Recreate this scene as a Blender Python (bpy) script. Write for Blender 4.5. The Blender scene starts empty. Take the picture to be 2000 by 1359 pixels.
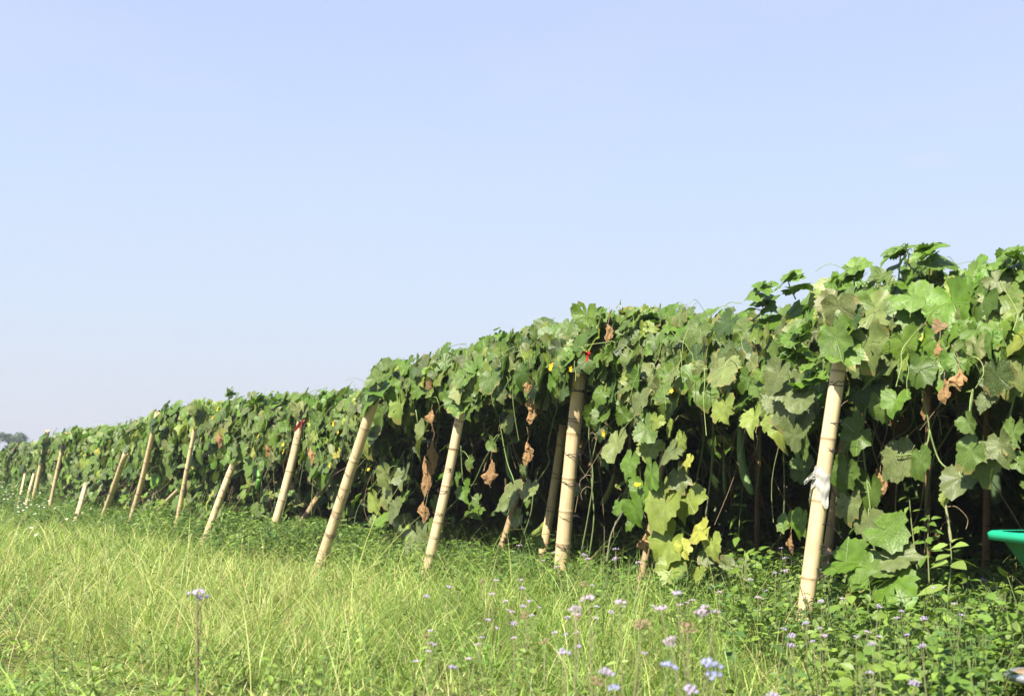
import bpy, math, random
import numpy as np
from mathutils import Vector, Matrix

random.seed(7)
rng = np.random.default_rng(7)
scene = bpy.context.scene
COL = scene.collection
rad = math.radians

# ------------------------------------------------------------------ camera
CAM_H, FPX, HORIZON = 0.86, 2222.0, 935.0
pitch = math.atan((HORIZON - 679.5) / FPX)
cam = bpy.data.cameras.new("camera")
cam.sensor_width = 36.0
cam.lens = FPX / 2000 * 36
cam.clip_start, cam.clip_end = 0.05, 3000
cam.dof.use_dof = True
cam.dof.focus_distance = 8.2
cam.dof.aperture_fstop = 4.0
cam_o = bpy.data.objects.new("camera", cam)
cam_o.location = (0, 0, CAM_H)
cam_o.rotation_euler = (math.pi / 2 + pitch, 0, 0)
COL.objects.link(cam_o)
scene.camera = cam_o

# ------------------------------------------------------------------ sky, sun, exposure
SUN_EL, SUN_AZ = 50.0, 214.0           # azimuth clockwise from +Y (the view direction)
sun_vec = Vector((math.sin(rad(SUN_AZ)) * math.cos(rad(SUN_EL)), math.cos(rad(SUN_AZ)) * math.cos(rad(SUN_EL)), math.sin(rad(SUN_EL))))
scene.view_settings.view_transform = 'Standard'
scene.view_settings.look = 'None'
scene.view_settings.exposure = 1.45
scene.view_settings.gamma = 1
world = bpy.data.worlds.new("World")
scene.world = world
world.use_nodes = True
wn, wl = world.node_tree.nodes, world.node_tree.links
bg = wn["Background"]
sky = wn.new("ShaderNodeTexSky")
sky.sky_type = 'NISHITA'
sky.sun_disc = False
sky.sun_elevation = rad(SUN_EL)
sky.sun_rotation = rad(SUN_AZ)
sky.altitude = 0
sky.air_density = 1.3
sky.dust_density = 3.0
sky.ozone_density = 2.5
tc = wn.new("ShaderNodeTexCoord"); sep = wn.new("ShaderNodeSeparateXYZ"); wl.new(tc.outputs["Generated"], sep.inputs[0])
ramp = wn.new("ShaderNodeValToRGB"); wl.new(sep.outputs[2], ramp.inputs[0])      # pale haze over the clear sky, thinning with height
SK = 1 / (0.10 * 2 ** 1.45)
el = ramp.color_ramp.elements
el[0].position = 0.0; el[0].color = (.70, .715, .82, 1)
el[1].position = 1.0; el[1].color = (.27, .44, .88, 1)
for p_, c_ in ((.06, (.70, .735, .86, 1)), (.14, (.675, .77, .94, 1)), (.25, (.635, .76, .985, 1)), (.39, (.575, .685, 1.0, 1))):
    e_ = el.new(p_); e_.color = c_
# thin uneven haze: faint drawn out wisps
wmap = wn.new("ShaderNodeMapping"); wmap.inputs["Scale"].default_value = (1.6, 1.6, 5.0); wl.new(tc.outputs["Generated"], wmap.inputs[0])
wno = wn.new("ShaderNodeTexNoise"); wno.inputs["Scale"].default_value = 2.2; wno.inputs["Detail"].default_value = 7; wno.inputs["Roughness"].default_value = .55; wl.new(wmap.outputs[0], wno.inputs["Vector"])
wr = wn.new("ShaderNodeMapRange"); wr.inputs[1].default_value = .46; wr.inputs[2].default_value = .75; wr.inputs[3].default_value = 0; wr.inputs[4].default_value = .30; wl.new(wno.outputs[0], wr.inputs[0])
wmx = wn.new("ShaderNodeMix"); wmx.data_type = 'RGBA'; wl.new(wr.outputs[0], wmx.inputs[0]); wl.new(ramp.outputs[0], wmx.inputs[6]); wmx.inputs[7].default_value = (.72, .77, .93, 1)
# one small faint cloud to the upper right
cd = wn.new("ShaderNodeVectorMath"); cd.operation = 'SUBTRACT'; wl.new(tc.outputs["Generated"], cd.inputs[0]); _c = Vector((815 / 2222, math.cos(pitch) - (679.5 - 312) / 2222 * math.sin(pitch), math.sin(pitch) + (679.5 - 312) / 2222 * math.cos(pitch))).normalized(); cd.inputs[1].default_value = _c
cs = wn.new("ShaderNodeVectorMath"); cs.operation = 'MULTIPLY'; wl.new(cd.outputs[0], cs.inputs[0]); cs.inputs[1].default_value = (1, 1, 2.8)
cl_ = wn.new("ShaderNodeVectorMath"); cl_.operation = 'LENGTH'; wl.new(cs.outputs[0], cl_.inputs[0])
cr = wn.new("ShaderNodeMapRange"); cr.inputs[1].default_value = .024; cr.inputs[2].default_value = .004; cr.inputs[3].default_value = 0; cr.inputs[4].default_value = .55; wl.new(cl_.outputs["Value"], cr.inputs[0])
cn = wn.new("ShaderNodeTexNoise"); cn.inputs["Scale"].default_value = 60; cn.inputs["Detail"].default_value = 5; wl.new(wmap.outputs[0], cn.inputs["Vector"])
cf = wn.new("ShaderNodeMath"); cf.operation = 'MULTIPLY'; wl.new(cr.outputs[0], cf.inputs[0]); wl.new(cn.outputs[0], cf.inputs[1])
cmx = wn.new("ShaderNodeMix"); cmx.data_type = 'RGBA'; wl.new(cf.outputs[0], cmx.inputs[0]); wl.new(wmx.outputs[2], cmx.inputs[6]); cmx.inputs[7].default_value = (.84, .76, .88, 1)
scl = wn.new("ShaderNodeVectorMath"); scl.operation = 'SCALE'; wl.new(cmx.outputs[2], scl.inputs[0]); scl.inputs[3].default_value = SK
mixs = wn.new("ShaderNodeMix"); mixs.data_type = 'RGBA'; mixs.inputs[0].default_value = 0.9
wl.new(sky.outputs[0], mixs.inputs[6]); wl.new(scl.outputs[0], mixs.inputs[7])
wl.new(mixs.outputs[2], bg.inputs[0])
bg.inputs[1].default_value = 0.10
sun = bpy.data.lights.new("sun", 'SUN')
sun.energy = 4.4
sun.angle = rad(0.5)
sun.color = (1.0, 0.935, 0.80)
sun_o = bpy.data.objects.new("sun", sun)
sun_o.rotation_euler = (-sun_vec).to_track_quat('-Z', 'Y').to_euler()
COL.objects.link(sun_o)
cyc = scene.cycles
cyc.max_bounces = 6
cyc.diffuse_bounces = 3
cyc.glossy_bounces = 2
cyc.transmission_bounces = 4
cyc.transparent_max_bounces = 4
cyc.caustics_reflective = False
cyc.caustics_refractive = False

# ------------------------------------------------------------------ geometry of the place
P0 = np.array([1.83, 6.40]); P1 = np.array([-6.16, 19.7])
D = (P1 - P0) / np.linalg.norm(P1 - P0)            # along the trellis, towards the far left
NIN = np.array([-D[1], D[0]]); NIN = NIN if NIN[0] > 0 else -NIN   # into the trellis
CP, SP = math.cos(pitch), math.sin(pitch)

def ray(x, y):
    u, v = (x - 1000) / FPX, (679.5 - y) / FPX
    return np.array([u, CP - v * SP, SP + v * CP])
def at_depth(x, y, Y):
    r = ray(x, y); return np.array([0, 0, CAM_H]) + r * (Y / r[1])
def at_height(x, y, z):
    r = ray(x, y); return np.array([0, 0, CAM_H]) + r * ((z - CAM_H) / r[2])
def at_row(x, y, t=0.0):
    r = ray(x, y)
    k = (np.dot(P0, NIN) + t) / (r[0] * NIN[0] + r[1] * NIN[1])
    return np.array([0, 0, CAM_H]) + r * k
def s_of(p): return float(np.dot(np.asarray(p)[:2] - P0, D))
def t_of(p): return float(np.dot(np.asarray(p)[:2] - P0, NIN))
def st(s, t, z):
    s = np.asarray(s, float); t = np.asarray(t, float); z = np.broadcast_to(np.asarray(z, float), s.shape)
    return np.stack([P0[0] + s * D[0] + t * NIN[0], P0[1] + s * D[1] + t * NIN[1], z], -1)

def sm(a, b, x): 
    k = np.clip((np.asarray(x, float) - a) / (b - a), 0, 1); return k * k * (3 - 2 * k)
def ground_z(x, y):
    x = np.asarray(x, float); y = np.asarray(y, float)
    s = (x - P0[0]) * D[0] + (y - P0[1]) * D[1]
    z = 0.03 * np.sin(x * 1.7 + 0.6) * np.sin(y * 1.3) + 0.02 * np.sin(x * 3.1 - y * 2.3)
    z = z * sm(1.0, 3.0, y) + .07 * np.sin(x * .8 + y * .55 + 1.0) * np.sin(y * .62 - x * .35) * sm(2, 4, y) * sm(30, 15, y) * sm(.2, -1.2, (x - P0[0]) * NIN[0] + (y - P0[1]) * NIN[1]) + 0.38 * sm(22, 34, s) * (1 - sm(60, 110, y))
    return z - 0.02
_nz = [(rng.normal(size=3) * f, rng.uniform(0, 6.28), 1 / (i + 1)) for i, f in enumerate([1.0, 1.3, 1.9, 2.6, 3.7])]
def noise3(p, scale=1.0):
    p = np.asarray(p) * scale
    o = 0
    for k, ph, a in _nz: o = o + a * np.sin(p @ k + ph)
    return o / 1.6

# pixel outlines of the trellis turned into heights over the row
TOPS = [(2300, 460), (2000, 538), (1930, 545), (1890, 552), (1800, 530), (1740, 530), (1690, 562), (1650, 560), (1590, 585), (1540, 575), (1480, 595), (1455, 624), (1400, 632), (1300, 638), (1210, 622), (1150, 630), (1100, 660), (1040, 655), (980, 668), (900, 712), (860, 720), (800, 732), (735, 745), (700, 772), (650, 778), (600, 787), (500, 783), (450, 792), (350, 808), (270, 826), (180, 843), (100, 858), (40, 874), (0, 888), (-100, 902), (-200, 914)]
LOWS = [(2300, 770), (2000, 770), (1930, 745), (1850, 760), (1790, 775), (1720, 815), (1660, 790), (1620, 800), (1570, 880), (1535, 870), (1500, 800), (1450, 775), (1400, 790), (1330, 800), (1290, 850), (1230, 850), (1200, 870), (1150, 820), (1080, 800), (1000, 780), (950, 815), (870, 800), (800, 880), (760, 900), (700, 890), (640, 900), (560, 905), (500, 925), (430, 905), (380, 925), (300, 935), (230, 930), (160, 950), (100, 955), (0, 935), (-100, 930), (-200, 925)]
def prof(tab):
    pts = []
    for x, y in tab:
        p = at_row(x, y); pts.append((s_of(p), p[2]))
    pts.sort(); a = np.array(pts); return lambda s: np.interp(s, a[:, 0], a[:, 1])
z_top, z_low = prof(TOPS), prof(LOWS)
S_MIN, S_MAX = -4.5, 62.0

# ------------------------------------------------------------------ helpers: objects
def tag(o, label=None, cat=None, group=None, kind=None):
    if label: o["label"] = label
    if cat: o["category"] = cat
    if group: o["group"] = group
    if kind: o["kind"] = kind
    return o
def empty(name, loc, rz=0):
    o = bpy.data.objects.new(name, None); o.empty_display_size = 0.1
    o.location = [float(v) for v in loc]; o.rotation_euler = (0, 0, rz); COL.objects.link(o); return o
def copy_thing(root, loc, rz=0, scale=1.0):
    r = root.copy(); COL.objects.link(r); r.location = [float(v) for v in loc]; r.rotation_euler = (0, 0, rz); r.scale = (scale,) * 3
    for ch in list(root.children):
        c = ch.copy(); COL.objects.link(c); c.parent = r
        for g in list(ch.children):
            d = g.copy(); COL.objects.link(d); d.parent = c
    return r
def np_mesh(name, V, F, mat, col=None, luv=None, parent=None, origin=None, smooth=True):
    V = np.asarray(V, np.float32).reshape(-1, 3); F = np.asarray(F, np.int32).reshape(-1, 3)
    if origin is not None: V = V - np.asarray(origin, np.float32)
    me = bpy.data.meshes.new(name)
    me.vertices.add(len(V)); me.vertices.foreach_set("co", V.ravel())
    me.loops.add(F.size); me.loops.foreach_set("vertex_index", F.ravel())
    me.polygons.add(len(F))
    me.polygons.foreach_set("loop_start", np.arange(0, F.size, 3, dtype=np.int32))
    me.polygons.foreach_set("loop_total", np.full(len(F), 3, np.int32))
    me.polygons.foreach_set("use_smooth", np.full(len(F), smooth, bool))
    if col is not None:
        a = me.attributes.new("Col", 'FLOAT_COLOR', 'POINT')
        c = np.ones((len(V), 4), np.float32); c[:, :3] = np.asarray(col, np.float32).reshape(-1, 3); a.data.foreach_set("color", c.ravel())
    if luv is not None:
        a = me.attributes.new("luv", 'FLOAT_VECTOR', 'POINT'); a.data.foreach_set("vector", np.asarray(luv, np.float32).ravel())
    me.materials.append(mat); me.update(calc_edges=True); me.validate()
    o = bpy.data.objects.new(name, me); COL.objects.link(o)
    if parent is not None: o.parent = parent
    elif origin is not None: o.location = [float(v) for v in origin]
    return o

class Acc:
    """collects triangles with a colour and a leaf coordinate"""
    def __init__(s): s.V, s.F, s.C, s.L, s.n = [], [], [], [], 0
    def add(s, V, F, C, L=None):
        V = np.asarray(V, float).reshape(-1, 3); F = np.asarray(F, int).reshape(-1, 3)
        C = np.broadcast_to(np.asarray(C, float), V.shape) if np.ndim(C) < 2 or np.shape(C) != V.shape else np.asarray(C)
        s.V.append(V); s.F.append(F + s.n); s.C.append(C); s.L.append(np.zeros_like(V) if L is None else L); s.n += len(V)
    def tube(s, pts, r, col, n=6, cap=True):
        pts = np.asarray(pts, float); m = len(pts); r = np.broadcast_to(np.asarray(r, float), (m,))
        tan = np.gradient(pts, axis=0); tan /= np.linalg.norm(tan, axis=1)[:, None] + 1e-9
        up = np.array([0, 0, 1.0]) if abs(tan[0][2]) < 0.9 else np.array([1.0, 0, 0])
        b = np.cross(tan, up); b /= np.linalg.norm(b, axis=1)[:, None] + 1e-9; c = np.cross(b, tan)
        a = np.linspace(0, 2 * math.pi, n, endpoint=False)
        V = pts[:, None] + r[:, None, None] * (np.cos(a)[None, :, None] * b[:, None] + np.sin(a)[None, :, None] * c[:, None])
        F = []
        for i in range(m - 1):
            for j in range(n):
                k = (j + 1) % n; F += [(i * n + j, i * n + k, (i + 1) * n + k), (i * n + j, (i + 1) * n + k, (i + 1) * n + j)]
        V = V.reshape(-1, 3)
        if cap:
            V = np.vstack([V, pts[:1], pts[-1:]])
            for j in range(n):
                k = (j + 1) % n; F += [(m * n, k, j), (m * n + 1, (m - 1) * n + j, (m - 1) * n + k)]
        s.add(V, F, np.broadcast_to(np.asarray(col, float), V.shape) if np.ndim(col) == 1 else col)
    def blob(s, c, r, col, nu=8, nv=5, squash=1.0, axis=None):
        V, F = [], []
        for i in range(nv + 1):
            th = math.pi * i / nv
            for j in range(nu):
                ph = 2 * math.pi * j / nu
                V.append((math.sin(th) * math.cos(ph) * r, math.sin(th) * math.sin(ph) * r, math.cos(th) * r * squash))
        for i in range(nv):
            for j in range(nu):
                k = (j + 1) % nu; F += [(i * nu + j, (i + 1) * nu + j, (i + 1) * nu + k), (i * nu + j, (i + 1) * nu + k, i * nu + k)]
        s.add(np.array(V) + np.asarray(c), F, col)
    def build(s, name, mat, parent=None, origin=None, smooth=True):
        return np_mesh(name, np.concatenate(s.V), np.concatenate(s.F), mat, np.concatenate(s.C), np.concatenate(s.L), parent, origin, smooth)
def smooth_path(pts, k=6):
    pts = np.asarray(pts, float); n = len(pts)
    if n < 3: return pts
    out = []
    for i in range(n - 1):
        a, b, c, d = pts[max(i - 1, 0)], pts[i], pts[i + 1], pts[min(i + 2, n - 1)]
        for u in np.linspace(0, 1, k, endpoint=False):
            out.append(0.5 * ((2 * b) + (c - a) * u + (2 * a - 5 * b + 4 * c - d) * u * u + (3 * b - a - 3 * c + d) * u ** 3))
    out.append(pts[-1]); return np.array(out)

# ------------------------------------------------------------------ materials
def mat_new(name):
    m = bpy.data.materials.new(name); m.use_nodes = True
    n = m.node_tree.nodes; n.clear(); out = n.new("ShaderNodeOutputMaterial"); return m, n, m.node_tree.links, out
def nmath(n, l, op, a, b=None, c=None, clamp=False):
    x = n.new("ShaderNodeMath"); x.operation = op; x.use_clamp = clamp
    for i, v in enumerate((a, b, c)):
        if v is None: continue
        if isinstance(v, (int, float)): x.inputs[i].default_value = v
        else: l.new(v, x.inputs[i])
    return x.outputs[0]
def nmix(n, l, f, a, b, mode='MIX'):
    x = n.new("ShaderNodeMix"); x.data_type = 'RGBA'; x.blend_type = mode
    for i, v in ((0, f), (6, a), (7, b)):
        if isinstance(v, (int, float)): x.inputs[i].default_value = v
        elif isinstance(v, tuple): x.inputs[i].default_value = (*v, 1)[:4]
        else: l.new(v, x.inputs[i])
    return x.outputs[2]
def attr(n, name):
    a = n.new("ShaderNodeAttribute"); a.attribute_name = name; return a

def leaf_material(name, trans=0.24, rough=0.42, veins=True, spec=0.35):
    m, n, l, out = mat_new(name)
    c = attr(n, "Col").outputs["Color"]
    base = c
    bump_h = None
    if veins:
        luv = attr(n, "luv").outputs["Vector"]
        sep = n.new("ShaderNodeSeparateXYZ"); l.new(luv, sep.inputs[0])
        u, v, rnd = sep.outputs
        ang = nmath(n, l, 'ABSOLUTE', nmath(n, l, 'ARCTAN2', u, v))
        pp = nmath(n, l, 'PINGPONG', ang, rad(25))
        rr = nmath(n, l, 'SQRT', nmath(n, l, 'ADD', nmath(n, l, 'MULTIPLY', u, u), nmath(n, l, 'MULTIPLY', v, v)))
        dist = nmath(n, l, 'MULTIPLY', pp, rr)
        vein = nmath(n, l, 'MULTIPLY', nmath(n, l, 'SUBTRACT', 1.0, nmath(n, l, 'DIVIDE', dist, 0.016, clamp=True), clamp=True), nmath(n, l, 'LESS_THAN', ang, rad(112)))
        # pattern coordinates differ from leaf to leaf
        comb = n.new("ShaderNodeCombineXYZ"); l.new(u, comb.inputs[0]); l.new(v, comb.inputs[1]); l.new(nmath(n, l, 'MULTIPLY', rnd, 37.0), comb.inputs[2])
        nz = n.new("ShaderNodeTexNoise"); nz.inputs["Scale"].default_value = 3.2; nz.inputs["Detail"].default_value = 4; l.new(comb.outputs[0], nz.inputs["Vector"])
        nf = n.new("ShaderNodeTexNoise"); nf.inputs["Scale"].default_value = 13; nf.inputs["Detail"].default_value = 3; l.new(comb.outputs[0], nf.inputs["Vector"])
        vo = n.new("ShaderNodeTexVoronoi"); vo.inputs["Scale"].default_value = 11; l.new(comb.outputs[0], vo.inputs["Vector"])
        mott = nmath(n, l, 'MULTIPLY_ADD', nz.outputs[0], 1.1, 0.45)
        mv = n.new("ShaderNodeVectorMath"); mv.operation = 'SCALE'; l.new(c, mv.inputs[0]); l.new(mott, mv.inputs[3])
        base = mv.outputs[0]
        # pale dusty mosaic: stronger on some leaves
        spot = nmath(n, l, 'LESS_THAN', vo.outputs["Distance"], 0.22)
        sick = nmath(n, l, 'MULTIPLY', nmath(n, l, 'GREATER_THAN', rnd, 0.45), 0.55)
        patch = nmath(n, l, 'MULTIPLY', nmath(n, l, 'GREATER_THAN', nf.outputs[0], 0.55), sick)
        base = nmix(n, l, nmath(n, l, 'MULTIPLY', patch, 0.5), base, (0.21, 0.25, 0.105))
        base = nmix(n, l, nmath(n, l, 'MULTIPLY', spot, nmath(n, l, 'MULTIPLY', sick, 0.8)), base, (0.33, 0.34, 0.20))
        base = nmix(n, l, nmath(n, l, 'MULTIPLY', vein, 0.38), base, (0.22, 0.29, 0.10))
        # brown scorched rims on the sick leaves
        edge = nmath(n, l, 'MULTIPLY', nmath(n, l, 'GREATER_THAN', nmath(n, l, 'MULTIPLY_ADD', nz.outputs[0], 0.8, rr), 1.24), nmath(n, l, 'GREATER_THAN', rnd, 0.78))
        base = nmix(n, l, nmath(n, l, 'MULTIPLY', edge, 0.45), base, (0.32, 0.22, 0.09))
        bump_h = nmath(n, l, 'SUBTRACT', nmath(n, l, 'MULTIPLY', nf.outputs[0], 0.8), nmath(n, l, 'MULTIPLY', vein, 0.6))
    p = n.new("ShaderNodeBsdfPrincipled"); l.new(base, p.inputs["Base Color"])
    p.inputs["Roughness"].default_value = rough; p.inputs["Specular IOR Level"].default_value = spec
    tr = n.new("ShaderNodeBsdfTranslucent")
    tc = nmix(n, l, 1.0, base, (1.15, 1.25, 0.55), 'MULTIPLY'); l.new(tc, tr.inputs[0])
    if bump_h is not None:
        b = n.new("ShaderNodeBump"); b.inputs["Strength"].default_value = 0.55; b.inputs["Distance"].default_value = 0.006; l.new(bump_h, b.inputs["Height"]); l.new(b.outputs[0], p.inputs["Normal"])
    mx = n.new("ShaderNodeMixShader"); mx.inputs[0].default_value = trans
    l.new(p.outputs[0], mx.inputs[1]); l.new(tr.outputs[0], mx.inputs[2]); l.new(mx.outputs[0], out.inputs[0])
    return m
def plain_material(name, rough=0.7, spec=0.3, noise=None, bump=0.0, metal=0.0, nscale=20):
    m, n, l, out = mat_new(name)
    c = attr(n, "Col").outputs["Color"]
    p = n.new("ShaderNodeBsdfPrincipled"); p.inputs["Roughness"].default_value = rough; p.inputs["Specular IOR Level"].default_value = spec; p.inputs["Metallic"].default_value = metal
    if noise:
        tc = n.new("ShaderNodeTexCoord"); nz = n.new("ShaderNodeTexNoise"); nz.inputs["Scale"].default_value = nscale; nz.inputs["Detail"].default_value = 5; l.new(tc.outputs["Object"], nz.inputs["Vector"])
        mv = n.new("ShaderNodeVectorMath"); mv.operation = 'SCALE'; l.new(c, mv.inputs[0]); l.new(nmath(n, l, 'MULTIPLY_ADD', nz.outputs[0], noise * 2, 1 - noise), mv.inputs[3]); c = mv.outputs[0]
        if bump:
            b = n.new("ShaderNodeBump"); b.inputs["Strength"].default_value = bump; b.inputs["Distance"].default_value = 0.01; l.new(nz.outputs[0], b.inputs["Height"]); l.new(b.outputs[0], p.inputs["Normal"])
    l.new(c, p.inputs["Base Color"]); l.new(p.outputs[0], out.inputs[0]); return m

M_leaf = leaf_material("gourd_leaf")
M_far_leaf = leaf_material("tree_leaf", veins=False, trans=0.2, rough=0.6)
M_grass = leaf_material("grass_blade", veins=False, trans=0.3, rough=0.45, spec=0.35)
M_weed = leaf_material("weed_leaf", veins=False, trans=0.25, rough=0.45, spec=0.3)
M_dry = plain_material("dry_leaf", 0.85, 0.1, noise=0.35, bump=0.6, nscale=60)
M_stem = plain_material("vine_stem", 0.6, 0.25, noise=0.25, nscale=40)
M_petal = leaf_material("petal", veins=False, trans=0.3, rough=0.6)
M_wire = plain_material("tie_wire", 0.5, 0.3)
M_gourd = plain_material("gourd_skin", 0.4, 0.4, noise=0.25, nscale=25)
M_bark = plain_material("bark", 0.9, 0.1, noise=0.3, bump=0.5)
M_cloth = plain_material("tie_cloth", 0.7, 0.2, noise=0.2)

def bamboo_material():
    m, n, l, out = mat_new("dry_bamboo")
    c = attr(n, "Col").outputs["Color"]
    luv = attr(n, "luv").outputs["Vector"]
    mp = n.new("ShaderNodeMapping"); mp.inputs["Scale"].default_value = (14, 14, 0.7); l.new(luv, mp.inputs[0])
    nz = n.new("ShaderNodeTexNoise"); nz.inputs["Scale"].default_value = 2.5; nz.inputs["Detail"].default_value = 6; l.new(mp.outputs[0], nz.inputs["Vector"])
    n2 = n.new("ShaderNodeTexNoise"); n2.inputs["Scale"].default_value = 7; n2.inputs["Detail"].default_value = 5; l.new(luv, n2.inputs["Vector"])
    mv = n.new("ShaderNodeVectorMath"); mv.operation = 'SCALE'; l.new(c, mv.inputs[0])
    l.new(nmath(n, l, 'MULTIPLY_ADD', nz.outputs[0], 0.7, 0.64), mv.inputs[3])
    stain = nmath(n, l, 'MULTIPLY', nmath(n, l, 'SUBTRACT', n2.outputs[0], 0.47, clamp=True), 3.0, clamp=True)
    b2 = nmix(n, l, nmath(n, l, 'MULTIPLY', stain, 0.7), mv.outputs[0], (0.34, 0.245, 0.14))
    p = n.new("ShaderNodeBsdfPrincipled"); l.new(b2, p.inputs["Base Color"]); p.inputs["Roughness"].default_value = 0.6; p.inputs["Specular IOR Level"].default_value = 0.35
    b = n.new("ShaderNodeBump"); b.inputs["Strength"].default_value = 0.25; b.inputs["Distance"].default_value = 0.004; l.new(nz.outputs[0], b.inputs["Height"]); l.new(b.outputs[0], p.inputs["Normal"])
    l.new(p.outputs[0], out.inputs[0]); return m
M_bamboo = bamboo_material()

def soil_material():
    m, n, l, out = mat_new("soil")
    tc = n.new("ShaderNodeTexCoord")
    nz = n.new("ShaderNodeTexNoise"); nz.inputs["Scale"].default_value = 1.3; nz.inputs["Detail"].default_value = 9; l.new(tc.outputs["Object"], nz.inputs["Vector"])
    n2 = n.new("ShaderNodeTexNoise"); n2.inputs["Scale"].default_value = 30; n2.inputs["Detail"].default_value = 6; l.new(tc.outputs["Object"], n2.inputs["Vector"])
    r = n.new("ShaderNodeValToRGB"); l.new(nz.outputs[0], r.inputs[0])
    r.color_ramp.elements[0].position = 0.35; r.color_ramp.elements[0].color = (0.07, 0.075, 0.025, 1)
    r.color_ramp.elements[1].position = 0.65; r.color_ramp.elements[1].color = (0.13, 0.15, 0.04, 1)
    c = nmix(n, l, 0.6, r.outputs[0], n2.outputs[0], 'OVERLAY')
    p = n.new("ShaderNodeBsdfPrincipled"); l.new(c, p.inputs["Base Color"]); p.inputs["Roughness"].default_value = 0.95; p.inputs["Specular IOR Level"].default_value = 0.1
    b = n.new("ShaderNodeBump"); b.inputs["Strength"].default_value = 0.8; b.inputs["Distance"].default_value = 0.05; l.new(n2.outputs[0], b.inputs["Height"]); l.new(b.outputs[0], p.inputs["Normal"])
    l.new(p.outputs[0], out.inputs[0]); return m
M_soil = soil_material()

# ------------------------------------------------------------------ ground
def build_ground():
    xs = np.concatenate([np.linspace(-900, -40, 18), np.linspace(-36, 24, 160), np.linspace(30, 900, 18)])
    ys = np.concatenate([np.linspace(-120, -6, 8), np.linspace(-4, 60, 170), np.linspace(70, 1600, 24)])
    X, Y = np.meshgrid(xs, ys); Z = ground_z(X, Y)
    V = np.stack([X, Y, Z], -1).reshape(-1, 3); nx = len(xs); F = []
    i = np.arange(len(ys) - 1)[:, None] * nx + np.arange(nx - 1)[None, :]; i = i.ravel()
    F = np.concatenate([np.stack([i, i + 1, i + nx + 1], -1), np.stack([i, i + nx + 1, i + nx], -1)])
    o = np_mesh("ground", V, F, M_soil); tag(o, kind="structure", label="grassy earth of the field under the trellis", cat="ground")
build_ground()

# ------------------------------------------------------------------ palmate leaves, many at once
R_TAB = {
  'lobed': ([0, 12, 27, 48, 62, 78, 102, 120, 140, 160, 172, 180], [1.15, .86, .74, .92, .80, .68, .86, .80, .78, .70, .48, .08]),
  'round': ([0, 12, 27, 48, 62, 78, 102, 120, 140, 160, 172, 180], [1.06, .92, .85, .88, .84, .79, .84, .82, .80, .74, .55, .10]),
}
def leaf_template(nout, rings, kind, serr):
    th = np.linspace(-math.pi, math.pi, nout + 1)[:-1] + math.pi / nout
    r = np.interp(np.abs(np.degrees(th)), *R_TAB[kind])
    if serr: r = r * np.where(np.arange(nout) % 2 == 0, 1.045, 0.955)
    fr = np.linspace(0, 1, rings + 1)[1:]
    U = [0.0]; Vv = [0.0]; RHO = [0.0]; TH = [0.0]
    for f in fr:
        U += list(np.sin(th) * r * f); Vv += list(np.cos(th) * r * f); RHO += list(r * f); TH += list(th)
    F = []
    for j in range(nout - 1): F.append((0, 1 + j, 2 + j))
    for k in range(rings - 1):
        a, b = 1 + k * nout, 1 + (k + 1) * nout
        for j in range(nout - 1): F += [(a + j, b + j, b + j + 1), (a + j, b + j + 1, a + j + 1)]
    return np.array(U), np.array(Vv), np.array(RHO), np.array(TH), np.array(F), nout, rings
TPL = {q: {k: leaf_template(n, r, k, s) for k in R_TAB} for q, n, r, s in (('hi', 38, 3, True), ('mid', 18, 2, False), ('lo', 9, 1, False))}
def unit(v): return v / (np.linalg.norm(v, axis=-1, keepdims=True) + 1e-9)
def leaves(acc, P, N, T, width, col, q='mid', bites=0.02, curl=1.0):
    """P: petiole points, N: upper normals, T: tip directions, width in metres"""
    P = np.asarray(P, float); L = len(P)
    if L == 0: return
    N = unit(np.asarray(N, float)); T = np.asarray(T, float); T = unit(T - (T * N).sum(-1, keepdims=True) * N); B = np.cross(T, N)
    width = np.broadcast_to(np.asarray(width, float), (L,)); col = np.broadcast_to(np.asarray(col, float), (L, 3))
    pick = rng.random(L) < 0.6
    for kind, mask in (('lobed', pick), ('round', ~pick)):
        ix = np.nonzero(mask)[0]
        if len(ix) == 0: continue
        U, W, RHO, TH, F, nout, rings = TPL[q][kind]; n = len(ix); nv = len(U)
        jit = 1 + rng.normal(0, 0.04, (n, nv)) * (RHO > 0.3) + .09 * np.sin(2 * TH + rng.uniform(0, 6.28, (n, 1))) + .07 * np.sin(3 * TH + rng.uniform(0, 6.28, (n, 1)))
        asp = rng.uniform(0.85, 1.15, (n, 1))
        u = U * jit * asp; w = W * jit
        fold = rng.uniform(-0.05, 0.38, (n, 1)) * curl; droop = rng.uniform(0.0, 0.45, (n, 1)) * curl; rip = rng.uniform(0.02, 0.11, (n, 1)) * curl
        cup = rng.uniform(-0.1, 0.25, (n, 1)) * curl
        ph = rng.uniform(0, 6.28, (n, 1)); tw = rng.normal(0, .22, (n, 1)) * curl; bnd = rng.normal(0, .13, (n, 1)) * curl
        h = fold * np.abs(u) - droop * w * np.abs(w) - cup * u * u + rip * np.sin(5 * TH + ph) * RHO ** 2 - 0.03 * np.cos(TH * 7.2) * RHO + bnd * np.sin(TH + ph) * RHO ** 2 + tw * u * w
        sc = (width[ix] / 1.5)[:, None, None]
        V = P[ix][:, None] + sc * (u[..., None] * B[ix][:, None] + w[..., None] * T[ix][:, None] + h[..., None] * N[ix][:, None])
        FF = np.broadcast_to(F, (n, *F.shape)) + (np.arange(n) * nv)[:, None, None]
        keep = rng.random((n, len(F))) >= bites * (rng.random((n, 1)) < 0.5)
        FF = FF[keep]
        C = np.broadcast_to(col[ix][:, None], (n, nv, 3)).reshape(-1, 3)
        rn = rng.random(n)
        Luv = np.stack([u, w, np.broadcast_to(rn[:, None], u.shape)], -1).reshape(-1, 3)
        acc.add(V.reshape(-1, 3), FF, C, Luv)
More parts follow.
